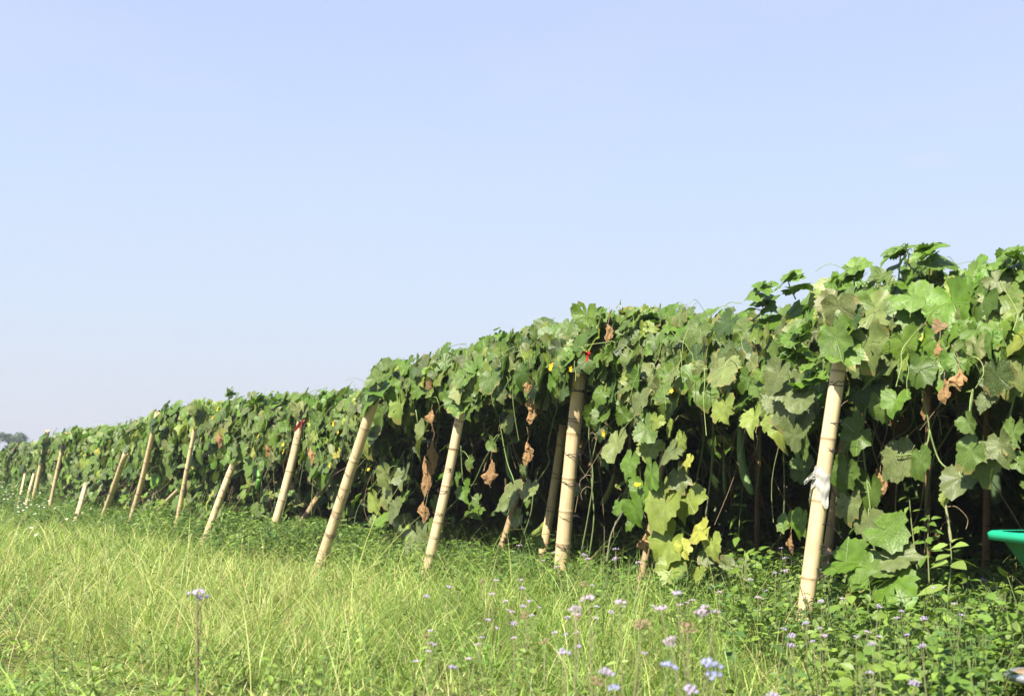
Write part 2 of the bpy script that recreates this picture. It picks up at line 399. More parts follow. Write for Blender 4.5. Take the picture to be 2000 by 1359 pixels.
def petioles(acc, A, B, r, col):
    """thin three sided stalks from A to B, sagging a little"""
    A = np.asarray(A, float); B = np.asarray(B, float); n = len(A)
    if n == 0: return
    mid = (A + B) / 2 + np.array([0, 0, 0.015])
    pts = np.stack([A, mid, B], 1); d = unit(B - A); x = unit(np.cross(d, np.array([0.3, 0.2, 1.0]))); y = np.cross(d, x)
    V = []
    for k in range(3):
        a = k * 2.094; V.append(pts + (math.cos(a) * x + math.sin(a) * y)[:, None] * r)
    V = np.stack(V, 2).reshape(n, 9, 3); F = []
    for i in range(2):
        for j in range(3):
            k = (j + 1) % 3; F += [(i * 3 + j, i * 3 + k, i * 3 + 3 + k), (i * 3 + j, i * 3 + 3 + k, i * 3 + 3 + j)]
    FF = np.array(F)[None] + (np.arange(n) * 9)[:, None, None]
    acc.add(V.reshape(-1, 3), FF.reshape(-1, 3), np.asarray(col, float))

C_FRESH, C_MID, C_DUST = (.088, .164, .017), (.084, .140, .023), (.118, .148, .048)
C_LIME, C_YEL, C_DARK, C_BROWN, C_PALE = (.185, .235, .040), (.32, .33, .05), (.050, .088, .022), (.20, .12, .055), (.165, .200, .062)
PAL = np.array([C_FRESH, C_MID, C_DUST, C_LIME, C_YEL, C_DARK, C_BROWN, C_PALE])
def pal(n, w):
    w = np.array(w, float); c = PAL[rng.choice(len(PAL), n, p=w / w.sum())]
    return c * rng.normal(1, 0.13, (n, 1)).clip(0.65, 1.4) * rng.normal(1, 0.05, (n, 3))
# ------------------------------------------------------------------ bamboo poles
POLES = []
def culm_mesh(length, r0, r1, seed, col, seg):
    """hollow culm along +Z with node ridges, open cut top"""
    rs = random.Random(seed); a = Acc(); n = 20
    nodes = []; z = rs.uniform(0.08, 0.2)
    while z < length - 0.05: nodes.append(z); z += rs.uniform(seg * .8, seg * 1.2)
    zs = {0.0: 0, length: 0}
    for k in np.linspace(0, length, 14): zs[float(k)] = 0
    for z in nodes:
        for dz, w in ((-.022, 0), (-.010, .015), (-.004, .035), (0, .005), (.005, .045), (.013, .015), (.026, 0)):
            if 0 < z + dz < length: zs[z + dz] = w
    zk = sorted(zs); bx, by = rs.uniform(-.02, .02), rs.uniform(-.02, .02)
    V, C, L, F = [], [], [], []
    for z in zk:
        u = z / length; r = (r0 + (r1 - r0) * u) * (1 + zs[z]) * (1 + .015 * math.sin(z * 9 + seed))
        near = min([abs(z - q) for q in nodes] + [9])
        c = np.array(col) * (0.52 if near < .0045 else (0.9 if near < .012 else 1.0))
        if near < .0045: c = np.array((.27, .185, .10))
        ox, oy = bx * math.sin(u * 3.1) * 1.5, by * math.sin(u * 4.0)
        for j in range(n):
            t = 2 * math.pi * j / n; V.append((ox + r * math.cos(t), oy + r * math.sin(t), z)); C.append(c); L.append((math.cos(t) * .1 + seed * 3.1, math.sin(t) * .1, z))
    m = len(zk)
    for i in range(m - 1):
        for j in range(n):
            k = (j + 1) % n; F += [(i * n + j, i * n + k, (i + 1) * n + k), (i * n + j, (i + 1) * n + k, (i + 1) * n + j)]
    b = (m - 1) * n; o = len(V)                       # the cut wall and the hollow
    for zz, f in ((length, .80), (length - .06, .74)):
        for j in range(n):
            x, y, _ = V[b + j]; V.append((x * f, y * f, zz)); C.append(np.array(col) * (.8 if f == .8 else .5)); L.append((j * .05, seed, zz))
    for j in range(n):
        k = (j + 1) % n
        F += [(b + j, b + k, o + k), (b + j, o + k, o + j), (o + j, o + k, o + n + k), (o + j, o + n + k, o + n + j)]
    c0 = len(V); V.append((0, 0, length - .06)); C.append(np.array(col) * .4); L.append((0, 0, 0))
    for j in range(n): F.append((o + n + j, o + n + (j + 1) % n, c0))
    a.add(V, F, np.array(C), np.array(L)); return a
def tie_mesh(r, tilt, seed, ends=True, strands=1, thick=.0021):
    rs = random.Random(seed); a = Acc(); col = (.045, .035, .04)
    for q in range(strands):
        ph = rs.uniform(0, 6.28); tl = tilt + rs.uniform(-.25, .25); pts = []
        for k in range(25):
            t = 2 * math.pi * k / 24 + ph; pts.append(((r + .003) * math.cos(t), (r + .003) * math.sin(t), tl * r * math.sin(t + ph) + q * rs.uniform(.004, .02) + .004 * k / 24))
        a.tube(pts, thick, col, 5)
    if ends:
        th = rs.uniform(2.6, 4.4); p = np.array((math.cos(th) * (r + .003), math.sin(th) * (r + .003), 0))
        a.blob(p * 1.03, .006, col, 6, 4)
        for e in range(rs.randint(1, 3)):
            d = np.array((math.cos(th + rs.uniform(-.9, .9)), math.sin(th + rs.uniform(-.9, .9)), rs.uniform(-.9, .5))); ln = rs.uniform(.03, .10)
            a.tube(smooth_path([p, p + d * ln * .5 + np.array((0, 0, .012)), p + d * ln + np.array((0, 0, rs.uniform(-.03, .03)))], 4), .0015, col, 4)
    return a
BAM, BAM_SHADED = (.60, .455, .265), (.32, .22, .115)  # second tone: the same bamboo with the under-roof shade painted in
def pole(base_px, top_px, dia_px, label, ties, tb=None, tt=None, zg=.06, col=BAM, group="bamboo props along the front of the trellis", seg=.30, clear=None, extra=0.0):
    """base_px/top_px: where the ends show; tb/tt: how far in front of or behind the row they stand"""
    if tb is None:
        b = at_height(*base_px, zg)
        if t_of(b) > .12: b = at_row(*base_px, .12)
        elif t_of(b) < -1.1: b = at_row(*base_px, -1.1)
    else: b = at_row(*base_px, tb)
    tp = at_row(*top_px, (t_of(b) + .25 if t_of(b) < -.35 else -.02) if tt is None else tt)
    d = tp - b; d /= np.linalg.norm(d)
    gz = float(ground_z(b[0], b[1])); k = (b[2] - gz + .12) / d[2]; b2 = b - d * k
    length = float(np.linalg.norm(tp - b2)) + extra
    mid = (b + tp) / 2; r = .86 * dia_px / 2 * mid[1] / FPX
    q = Vector(d).to_track_quat('Z', 'X')
    root = empty("bamboo_pole", b2); root.rotation_mode = 'QUATERNION'; root.rotation_quaternion = q
    tag(root, label, "bamboo pole", group)
    seed = len(POLES) + 1
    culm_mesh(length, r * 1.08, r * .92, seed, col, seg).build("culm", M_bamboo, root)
    rs = random.Random(seed * 7)
    for f in ties:
        o = tie_mesh(r * (1.08 - .16 * f) * 1.03, rs.uniform(-.5, .5), seed * 31 + int(f * 100), ends=dia_px > 15, strands=2 if rs.random() < .4 else 1, thick=.0022 if dia_px > 28 else .0016).build("wire_tie", M_wire, root); o.location = (0, 0, f * length); o.rotation_euler = (0, 0, rs.uniform(-.8, .8))
    POLES.append(dict(b=b2, d=d, L=length, r=r, clear=clear, root=root, q=q)); return root
def pole_point(root, f, out=0.0):
    p = next(x for x in POLES if x['root'] is root); c = p['b'] + p['d'] * p['L'] * f
    v = np.array([-c[0], -c[1], 0]); v /= np.linalg.norm(v); return c + v * (p['r'] + out)

pole1 = pole((1575, 1190), (1652, 630), 35, "thickest bamboo pole, with a scrap of white plastic wrapped round it, nearest the wheelbarrow", (.14, .22, .30, .36, .43, .53, .63, .72, .82, .92), tb=-.5, tt=-.32, clear=.87, seg=.36)
pole2 = pole((1097, 1110), (1140, 652), 32, "tall thick bamboo pole standing nearly upright beside the yellowing leaves, pale and unwrapped", (.17, .25, .36, .47, .58, .69, .80, .88), tb=-.05, tt=-.04, clear=.88, seg=.30)
pole3 = pole((825, 1142), (912, 742), 22, "bamboo pole leaning beside long brown withered leaves, foot reaching far out into the grass", (.13, .22, .30, .40, .50, .60, .70, .79), clear=.84, seg=.27)
pole4 = pole((622, 1112), (738, 765), 24, "strongly leaning thick bamboo pole with its foot out in the grass and no withered leaves", (.14, .22, .31, .40, .50, .60, .70), clear=.9, seg=.27)
pole5 = pole((522, 1068), (592, 806), 19, "bamboo pole with a dark red strip tied at its top and weeds round its foot", (.16, .27, .38, .50, .62, .74, .84), clear=.95)
pole6 = pole((398, 1062), (462, 890), 15, "short leaning bamboo pole whose top ends under a pale drooping leaf", (.2, .35, .5, .65, .8), clear=.93, tt=-.45)
pole7 = pole((252, 1022), (309, 806), 12, "slim long bamboo pole whose cut top pokes above the vine leaves on the left", (.15, .28, .41, .55, .68, .80), clear=.86, tb=-.55, tt=-.42)
pole8 = pole((198, 1020), (246, 884), 13, "bamboo pole ending halfway up the leaf wall, just left of the slim long pole", (.2, .36, .52, .68, .85), clear=.98, tt=-.4)
pole9 = pole((352, 990), (386, 808), 10, "thin bamboo pole half hidden by leaves, its lower end behind a broken stake", (.3, .45, .6, .75), clear=.9, tb=-.5, tt=-.42)
pole10 = pole((299, 1014), (350, 953), 9, "short stub of bamboo stake leaning far over in the grass", (.4, .8), clear=1.0, tt=-.25, seg=.2)
pole11 = pole((146, 1020), (174, 922), 10, "short slim bamboo pole with pale leaves hanging across its upper end on the left", (.25, .5, .75), clear=.9, tt=-.4)
pole12 = pole((98, 990), (128, 846), 8, "right one of two far bamboo poles whose pale cut ends stick out above vines", (.2, .4, .6, .8), clear=.8, extra=.02, tb=-.55, tt=-.38)
pole13 = pole((62, 990), (93, 842), 10, "left one of two far bamboo poles whose pale cut ends stick out above vines", (.2, .35, .5), clear=.6, extra=.02, tb=-.55, tt=-.38)
pole14 = pole((56, 966), (67, 920), 6, "small distant bamboo pole just left of the farthest tall pole, among white flowers", (.4, .8), clear=1.0, tb=-.6, tt=-.4)
pole15 = pole((41, 957), (51, 918), 5, "farthest small bamboo pole in view at the left end of the leaf wall", (.5,), clear=1.0, tb=-.6, tt=-.4)
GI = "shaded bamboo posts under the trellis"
pole((1066, 1030), (1100, 830), 20, "shaded brown bamboo post standing inside the trellis just left of the tall upright pole", (.3, .5, .7), tb=.6, tt=.75, col=(.52, .38, .20), group=GI)  # tone between lit and shaded bamboo, part of the shade painted in
pole((1616, 1085), (1650, 860), 21, "shaded brown bamboo post behind the plastic wrapped pole", (.3, .6), tb=.5, tt=.7, col=BAM_SHADED, group=GI)
pole((985, 1050), (1022, 930), 15, "short shaded bamboo post leaning in the dark left of the inner brown post", (.4, .7), tb=.5, tt=.7, col=BAM_SHADED, group=GI)
pole((612, 992), (660, 915), 13, "shaded bamboo strut leaning in the dark gap behind the strongly leaning pole", (.5,), tb=.3, tt=.6, col=BAM_SHADED, group=GI)
pole((1262, 1075), (1300, 880), 16, "shaded brown bamboo post hidden behind the yellowing vine", (.3, .5), tb=.4, tt=.6, col=BAM_SHADED, group=GI)
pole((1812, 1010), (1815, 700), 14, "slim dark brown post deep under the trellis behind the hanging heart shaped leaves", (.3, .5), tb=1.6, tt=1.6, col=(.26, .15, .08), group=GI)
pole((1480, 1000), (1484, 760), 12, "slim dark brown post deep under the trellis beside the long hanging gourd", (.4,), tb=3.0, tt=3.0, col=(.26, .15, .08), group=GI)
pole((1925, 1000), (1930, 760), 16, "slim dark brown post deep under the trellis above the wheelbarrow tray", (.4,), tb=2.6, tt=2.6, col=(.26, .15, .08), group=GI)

# ------------------------------------------------------------------ the vine roof and its hanging front
def clear_mask(P, width):
    """True where a leaf would hang in front of the bare stretch of a prop"""
    bad = np.zeros(len(P), bool)
    for p in POLES:
        if p['clear'] is None: continue
        k = ((P[:, 2] - p['b'][2]) / p['d'][2]); ax = p['b'] + k[:, None] * p['d']
        # sideways offset seen from the path, and in front of the prop
        view = unit(np.array([p['b'][0], p['b'][1], 0.0])); side = np.array([view[1], -view[0], 0])
        off = np.abs((P - ax) @ side); fr = (P - ax) @ view
        bad |= (off < p['r'] + width * .42) & (fr < .1) & (fr > -1.6) & (k > -0.1) & (k < p['L'] * p['clear'])
    return bad
canopy = Acc()
OUT3 = np.array([-NIN[0], -NIN[1], 0]); AL3 = np.array([D[0], D[1], 0]); UP3 = np.array([0, 0, 1.0])
def canopy_front():
    per_m = 740
    for s0, s1, q, dens in ((S_MIN, 9.0, 'hi', 1.0), (9.0, 22.0, 'mid', 1.0), (22.0, S_MAX, 'lo', .75)):
        n = int((s1 - s0) * per_m * dens)
        s = rng.uniform(s0, s1, n)
        width = np.clip(rng.lognormal(math.log(.128), .36, n), .055, .26) * (1 if q != 'lo' else 1.15)
        zt, zl = z_top(s), z_low(s) + .09 * sm(9, 4, s) + .07 * np.sin(s * 5.1 + 1) * np.sin(s * 2.3)
        gz = 0.38 * sm(22, 34, s)
        # path over the edge: 0 = lower hem, 1 = crest, up to 2 = 1.4 m back over the top
        a = rng.random(n) ** .85 * 1.75
        hem = rng.random(n) < .17
        f = np.clip(a, 0, 1)
        z = zl + (zt - zl) * (f ** .85)
        t = -.10 + .28 * f ** 3 + np.where(a > 1, (a - 1) * 1.6, 0)
        z = z - np.where(a > 1, 0.02 * (a - 1), 0)
        sparse = rng.random(n) < .16
        z = np.where(sparse, gz + .15 + (zl - gz) * rng.random(n), z); t = np.where(sparse, rng.uniform(-.1, .6, n), t)
        P = st(s, t, z)
        nz = noise3(P * np.array([1, 1, 1.4]), 2.6)
        P = P + OUT3 * (np.maximum(nz, -.6) * .22)[:, None] * (f > .15)[:, None] + rng.normal(0, .055, (n, 3))
        P[:, 2] += np.where(sparse, 0, nz * .03)
        keep = (nz + rng.normal(0, .4, n) > -.62) | sparse
        # below the hem the left half hangs to the ground, the right half stays open
        keep &= ~sparse | (rng.random(n) < np.interp(s, [-5, 0, 3, 5, 8, 11, 16, 62], [.01, .02, .03, .06, .25, .6, .9, 1]))
        keep &= P[:, 2] > gz + .12
        keep &= ~clear_mask(P, width)
        P, s, a, f, width, nz = P[keep], s[keep], a[keep], f[keep], width[keep], nz[keep]; n = len(P)
        top = np.clip((a - .55) / .6, 0, 1)[:, None]
        N = OUT3 * (1.05 - .45 * top) + UP3 * (.45 + .38 * top) + np.array([-.12, -.18, 0]) + AL3 * rng.normal(.05, .36, (n, 1)) + rng.normal(0, .24, (n, 3))
        T = -UP3 * (1.05 - top * .75) + OUT3 * (.35 + .25 * top) + AL3 * rng.normal(0, .55 + .5 * top, (n, 1)) + rng.normal(0, .25, (n, 3)) + UP3 * (top * (rng.random((n, 1)) < .34) * 1.5)
        cz = noise3(P, 1.1)[:, None]
        c = pal(n, [.30, .28, .17, .09, .010, .08, .004, .06])
        fresh = (top[:, 0] > .5) & (rng.random(n) < .35); c[fresh] = np.array(C_FRESH) * rng.normal(1.15, .12, (fresh.sum(), 1))
        c = c * (1 + .14 * cz)
        leaves(canopy, P, N, T, width, c, q)
        if q == 'hi':
            k = rng.random(n) < .5
            A = P[k]; Bp = A + (-OUT3 * .12 + UP3 * .03) + rng.normal(0, .05, (k.sum(), 3)) ; petioles(canopy, A, Bp, .0028, (.20, .27, .09))
def canopy_roof():
    for s0, s1, t1 in ((S_MIN - 2, 32, 7.6), (32, S_MAX, 6.5)):
        n = int((s1 - s0) * (t1 - 1.2) * 64); s = rng.uniform(s0, s1, n); t = rng.uniform(1.0, t1, n)
        P = st(s, t, np.minimum(z_top(s), 2.02) - .08 + rng.normal(0, .07, n))
        N = UP3 + rng.normal(0, .4, (n, 3)); T = rng.normal(0, 1, (n, 3)) - UP3 * .3
        leaves(canopy, P, N, T, rng.uniform(.2, .36, n), pal(n, [.3, .35, .2, .05, .01, .15, .03, 0]), 'lo')
    # hanging leaves in the shade; dense far curtain added to shut out bright sky
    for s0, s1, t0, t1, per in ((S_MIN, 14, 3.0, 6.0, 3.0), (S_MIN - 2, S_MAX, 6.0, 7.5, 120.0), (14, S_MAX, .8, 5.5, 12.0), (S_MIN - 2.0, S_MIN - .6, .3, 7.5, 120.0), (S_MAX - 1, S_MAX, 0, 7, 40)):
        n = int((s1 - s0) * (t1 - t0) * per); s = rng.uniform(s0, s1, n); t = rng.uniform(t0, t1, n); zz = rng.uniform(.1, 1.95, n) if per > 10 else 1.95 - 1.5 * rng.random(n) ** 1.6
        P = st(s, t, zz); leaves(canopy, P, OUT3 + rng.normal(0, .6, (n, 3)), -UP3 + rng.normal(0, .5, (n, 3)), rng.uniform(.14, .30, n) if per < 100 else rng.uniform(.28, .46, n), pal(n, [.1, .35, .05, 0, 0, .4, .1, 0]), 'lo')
def shoot(px, py, h, t=.1, col=C_FRESH, n=6):
    p = at_row(px, py, t); p[2] -= .02; b = p - np.array([0, 0, h]); bend = rng.normal(0, .05, 3)
    pts = smooth_path([b, (b + p) / 2 + bend, p], 5); canopy.tube(pts, np.linspace(.005, .0025, len(pts)), (.19, .28, .08), 5)
    for k in range(n):
        f = .35 + .65 * k / (n - 1); q = pts[int(f * (len(pts) - 1))]
        w = .165 * (1.15 - .85 * f) + .02; an = k * 2.4 + rng.uniform(0, 1)
        dirv = np.array([math.cos(an), math.sin(an), .25 + .5 * f])
        leaves(canopy, [q + dirv * .025], [OUT3 * .6 + UP3 * .8 + rng.normal(0, .3, 3)], [dirv], [w], np.array(col) * rng.uniform(.9, 1.3), 'hi', curl=1.4)
def cover_tops():
    for p in POLES:
        if not p['clear']: continue
        c0 = p['clear']; c1 = p.get('cover', 1.04); span = (c1 - c0) * p['L']; n = int(max(4, min(16, span / .035)))
        f = c0 + (c1 - c0) * (np.arange(n) + .5) / n; ax = p['b'] + p['d'] * (p['L'] * f)[:, None]; ax[:, 2] += .05
        view = unit(np.array([-p['b'][0], -p['b'][1], 0.0])); side = np.array([view[1], -view[0], 0])
        P = ax + view * (p['r'] + rng.uniform(.03, .13, n))[:, None] + side * rng.normal(0, .05, n)[:, None]
        leaves(canopy, P, OUT3 + UP3 * .5 + view * .4 + rng.normal(0, .25, (n, 3)), -UP3 + rng.normal(0, .35, (n, 3)), rng.uniform(.13, .22, n), pal(n, [.35, .3, .2, .06, 0, .05, 0, .06]), 'hi' if p['b'][1] < 15 else 'mid')
for p_, c_ in ((pole7, .95), (pole12, .92), (pole13, .92)): next(x for x in POLES if x['root'] is p_)['cover'] = c_
canopy_front(); canopy_roof(); cover_tops()
for a in ((740, 704, .16), (752, 724, .12), (966, 644, .16), (1026, 640, .1), (1500, 556, .14), (1553, 540, .12), (1668, 523, .1), (1752, 492, .16), (1772, 500, .2), (1812, 482, .16), (1945, 492, .16), (1985, 490, .14), (600, 772, .14), (628, 768, .12), (500, 770, .12), (447, 776, .1), (526, 768, .1), (1262, 608, .1), (1165, 606, .12), (888, 708, .1), (1620, 548, .1), (1478, 582, .1), (1100, 640, .08)):
    shoot(*a)
shoot(1210, 594, .14, .1, (.26, .22, .09), 4); shoot(1075, 645, .1, .1, (.22, .20, .08), 4)
shoot(1560, 640, .1, -.35); shoot(1580, 700, .12, -.35); shoot(1530, 650, .1, -.3)
tag(canopy.build("gourd_vine_canopy", M_leaf), "dense mass of lobed gourd vine leaves covering the top and front of the trellis", "vines", kind="stuff")
# thin dry stems and tendrils woven through the front of the leaf wall
tangle = Acc()
def build_tangle():
    n = 620
    for i in range(n):
        s = S_MIN + (30 - S_MIN) * rng.random() ** 1.15; t = rng.uniform(-.05, .9) if s < 8 else rng.uniform(-.15, .4)
        zl = float(z_low(s)); z0 = zl + rng.uniform(-.05, .35); ln = rng.uniform(.2, .9); gz = float(0.38 * sm(22, 34, s))
        p = st(np.array([s]), np.array([t]), z0)[0]; pts = [p]
        dv = np.array([0, 0, -1.0]) + rng.normal(0, .45, 3)
        for k in range(4):
            dv = dv * .75 + np.array([0, 0, -.25]) + rng.normal(0, .33, 3); p = p + dv * ln / 4; p = np.array([p[0], p[1], max(p[2], gz + .05)]); pts.append(p)
        col = (.30, .21, .12) if rng.random() < .55 else (.20, .25, .10)
        tangle.tube(smooth_path(pts, 3), rng.uniform(.0012, .003), np.array(col) * rng.uniform(.7, 1.2), 4, False)
    for i in range(60):                                   # curling tendrils
        s = rng.uniform(-2, 10); p = st(np.array([s]), np.array([rng.uniform(-.2, .3)]), float(z_low(s)) + rng.uniform(-.15, .6))[0]
        k = np.linspace(0, rng.uniform(8, 16), 26); rr = rng.uniform(.006, .014)
        pts = p + np.stack([rr * np.cos(k) + .01 * np.sin(k * .3), rr * np.sin(k), -k * rng.uniform(.003, .008)], -1)
        tangle.tube(pts, .0011, (.30, .24, .13), 4, False)
def build_runners():                                      # green runners and tendrils lying over the leaves
    for i in range(190):
        s = rng.uniform(-2.2, 16); zl, zt = float(z_low(s)), float(z_top(s)); z = zl + (zt - zl) * rng.uniform(.15, 1.0); p = st(np.array([s]), np.array([rng.uniform(-.34, -.16)]), z)[0]
        dv = AL3 * rng.normal(0, .8) + np.array([0, 0, rng.uniform(-1, .6)]) + OUT3 * rng.uniform(-.1, .5); ln = rng.uniform(.1, .38); pts = [p]
        for k in range(4):
            dv = dv * .8 + np.array([0, 0, -.22]) + rng.normal(0, .25, 3); p = p + dv * ln / 4; pts.append(p)
        tangle.tube(smooth_path(pts, 4), rng.uniform(.0012, .0026), np.array((.24, .30, .10)) * rng.uniform(.8, 1.2), 4, False)
    for i in range(70):                                   # loose tendrils feeling upward from the crest
        s = rng.uniform(-2.2, 20); p = st(np.array([s]), np.array([rng.uniform(0, .3)]), float(z_top(s)) - .03)[0]; h = rng.uniform(.06, .2); d = rng.normal(0, .06, 3)
        tangle.tube(smooth_path([p, p + np.array([d[0], d[1], h * .6]), p + np.array([d[0] * 2.4, d[1] * 2, h]), p + np.array([d[0] * 3.4, d[1] * 3, h * .8])], 5), rng.uniform(.0012, .0022), (.22, .30, .09), 4, False)
build_tangle(); build_runners()
tag(tangle.build("dry_vine_tangle", M_stem), "tangle of thin dry stems and curling tendrils under the leaf wall", "dry stems", kind="stuff")

# ------------------------------------------------------------------ separate hanging vines with their own stem and leaves
KC = dict(g=C_FRESH, m=C_MID, d=C_DUST, l=C_LIME, y=C_YEL, k=C_DARK, p=C_PALE, b=C_BROWN)
def hanging_vine(label, stem_paths, lv, t=-.12, cat="vine", name="hanging_vine", up=.5, group=None, stem_col=(.17, .23, .08), sr=.0045):
    """stem_paths: pixel polylines; lv: (x, y, width px, colour key[, t])"""
    c0 = at_row(*stem_paths[0][0], t); root = empty(name, c0); tag(root, label, cat, group)
    sa, la = Acc(), Acc(); allp = []
    for path in stem_paths:
        pts = smooth_path([at_row(x, y, t + .03 * math.sin(i * 1.7)) for i, (x, y) in enumerate(path)], 5); allp.append(pts)
        sa.tube(pts, sr, stem_col, 6)
    A = np.concatenate(allp)
    for e in lv:
        x, y, w, ck = e[:4]; tt = e[4] if len(e) > 4 else t - rng.uniform(.02, .14)
        c = at_row(x, y, tt); W = w * c[1] / FPX * 1.12
        N = OUT3 * 1.0 + UP3 * up + np.array([-.25, -.25, 0]) + rng.normal(0, .22, 3)
        T = -UP3 + AL3 * rng.normal(0, .45) + rng.normal(0, .15, 3)
        if up > .7: T = -UP3 * .35 + np.array([.8, -.25, 0]) * (1 if rng.random() < .6 else -.6) + rng.normal(0, .2, 3)
        N = unit(N); Tt = unit(T - (T @ N) * N); P = c - Tt * W * .22
        col = np.array(KC[ck]) * rng.uniform(.9, 1.15)
        leaves(la, [P], [N], [Tt], [W], [col], 'hi', bites=.012)
        j = np.argmin(np.linalg.norm(A - (P + np.array([0, 0, .05])), axis=1)); q = A[j]
        if np.linalg.norm(q - P) < .32: sa.tube(smooth_path([q, (q + P) / 2 + np.array([0, 0, .025]), P - N * .004], 4), .0028, (.22, .30, .10), 5)
    sa.build("stem", M_stem, root, c0); la.build("foliage", M_leaf, root, c0)
    return root
hanging_vine("vine climbing close along the right side of the plastic wrapped pole with heart shaped leaves",
    [[(1690, 800), (1685, 860), (1692, 930), (1700, 1010), (1690, 1100)]],
    [(1664, 861, 62, 'm'), (1647, 935, 60, 'm'), (1694, 970, 62, 'm'), (1656, 996, 55, 'd'), (1694, 1029, 56, 'd'), (1672, 830, 40, 'g'), (1720, 800, 50, 'm'), (1745, 790, 45, 'g')])
hanging_vine("vine with mottled heart shaped leaves hanging in the dark just right of the climbing vine",
    [[(1800, 760), (1815, 840), (1800, 880), (1750, 890)], [(1815, 840), (1835, 900), (1869, 925)]],
    [(1750, 908, 76, 'd'), (1797, 908, 50, 'm'), (1869, 946, 70, 'd'), (1845, 975, 24, 'l')])
hanging_vine("vine with mottled heart shaped leaves hanging in the dark gap above the green wheelbarrow",
    [[(1990, 740), (1975, 800), (1960, 850), (1900, 880)], [(1900, 760), (1895, 820)]],
    [(1887, 892, 60, 'm'), (1929, 910, 66, 'd'), (1955, 882, 55, 'd'), (1973, 855, 56, 'm'), (1895, 832, 42, 'm'), (1990, 905, 40, 'm')])
hanging_vine("yellowing vine trailing down to the grass right of the tall upright pole",
    [[(1235, 790), (1262, 850), (1275, 930), (1290, 1000), (1300, 1060), (1320, 1110)], [(1290, 1000), (1340, 1040), (1390, 1065)], [(1275, 930), (1240, 980), (1195, 1000)]],
    [(1280, 828, 30, 'l'), (1307, 842, 34, 'l'), (1330, 866, 32, 'l'), (1267, 845, 48, 'm'), (1267, 885, 42, 'l'), (1300, 893, 52, 'd'), (1199, 876, 56, 'p'), (1225, 913, 50, 'g'), (1269, 935, 52, 'g'), (1326, 940, 48, 'd'), (1344, 905, 26, 'y'), (1256, 968, 52, 'g'), (1243, 1006, 50, 'g'), (1208, 993, 26, 'g'), (1288, 998, 88, 'l'), (1335, 984, 66, 'l'), (1293, 1072, 80, 'l'), (1362, 1044, 42, 'y'), (1335, 1075, 36, 'y'), (1393, 1072, 42, 'l'), (1382, 1093, 34, 'd'), (1364, 1125, 30, 'l'), (1310, 1122, 60, 'l'), (1295, 960, 40, 'l'), (1250, 790, 45, 'd'), (1290, 770, 40, 'm')], t=-.2)
hanging_vine("small vine shoot with two fresh green leaves poking out left of the plastic wrapped pole",
    [[(1580, 1015), (1560, 1020), (1535, 1022)]], [(1560, 1026, 46, 'g'), (1538, 1020, 32, 'g'), (1530, 1032, 20, 'g')], t=.1)
hanging_vine("thin vine with small pale leaves dangling in the dark left of the inner brown post",
    [[(975, 820), (990, 900), (1005, 950), (990, 1010)], [(1005, 950), (1035, 955)]],
    [(1003, 960, 32, 'd'), (1032, 962, 36, 'p'), (992, 988, 42, 'd'), (1006, 1015, 30, 'd'), (992, 834, 38, 'p'), (1022, 920, 22, 'd'), (960, 870, 24, 'm')], t=.05)
hanging_vine("small vine with a few green leaves just right of the pole beside the withered leaves",
    [[(900, 870), (905, 940), (925, 975)]], [(906, 962, 32, 'g'), (932, 980, 22, 'm'), (893, 938, 24, 'g'), (915, 905, 26, 'm')], t=.0)
hanging_vine("vine with a yellow edged leaf hanging left of the pole beside the withered leaves",
    [[(790, 880), (765, 930), (750, 960), (780, 1020), (820, 1050)]],
    [(731, 985, 42, 'l'), (755, 970, 50, 'p'), (769, 1002, 42, 'd'), (775, 1034, 36, 'd'), (793, 1042, 26, 'l'), (786, 936, 42, 'd'), (753, 934, 40, 'p'), (817, 1063, 62, 'd'), (797, 1072, 45, 'm'), (845, 1045, 40, 'm')], t=-.15)
hanging_vine("clump of low yellow green gourd leaves on the ground right of the leaning stub",
    [[(400, 960), (380, 1000), (350, 1010)]],
    [(355, 1003, 38, 'l'), (385, 1013, 30, 'l'), (405, 980, 30, 'y'), (425, 1005, 32, 'p'), (330, 1005, 26, 'm'), (345, 985, 30, 'm'), (370, 985, 26, 'd')], t=-.4)
hanging_vine("spray of pale leaves hanging across the slim pole on the far left",
    [[(190, 920), (185, 950), (172, 960)]], [(175, 940, 24, 'd'), (195, 956, 18, 'p'), (172, 962, 16, 'p'), (192, 925, 18, 'l'), (165, 935, 18, 'd')], t=-.6)
hanging_vine("large dusty pale green leaf on a drooping stalk in the middle of the leaf wall",
    [[(812, 800), (818, 840)]], [(820, 862, 60, 'p')], t=-.42)
hanging_vine("grey green cluster of leaves drooping lowest, left of the plastic wrapped pole",
    [[(1545, 720), (1550, 780), (1560, 870)]],
    [(1512, 742, 56, 'd'), (1545, 765, 60, 'd'), (1520, 790, 48, 'd'), (1558, 790, 52, 'd'), (1535, 822, 56, 'd'), (1568, 838, 46, 'd'), (1550, 862, 48, 'd'), (1572, 880, 34, 'm'), (1560, 905, 28, 'm'), (1500, 832, 40, 'l'), (1467, 824, 46, 'l'), (1415, 806, 52, 'l'), (1405, 735, 66, 'p')], t=-.3)
hanging_vine("low gourd plant with broad fresh leaves on the ground right of the plastic wrapped pole",
    [[(1700, 1040), (1712, 1100), (1705, 1160), (1695, 1200)], [(1712, 1100), (1745, 1050)], [(1705, 1160), (1750, 1150)]],
    [(1746, 1036, 78, 'g'), (1667, 1097, 82, 'g'), (1683, 1133, 78, 'g'), (1753, 1142, 80, 'g'), (1690, 1166, 62, 'l'), (1764, 1087, 60, 'd'), (1705, 1155, 45, 'l'), (1712, 1118, 46, 'm')], t=-.25, name="young_gourd_plant", cat="plant", up=1.15)

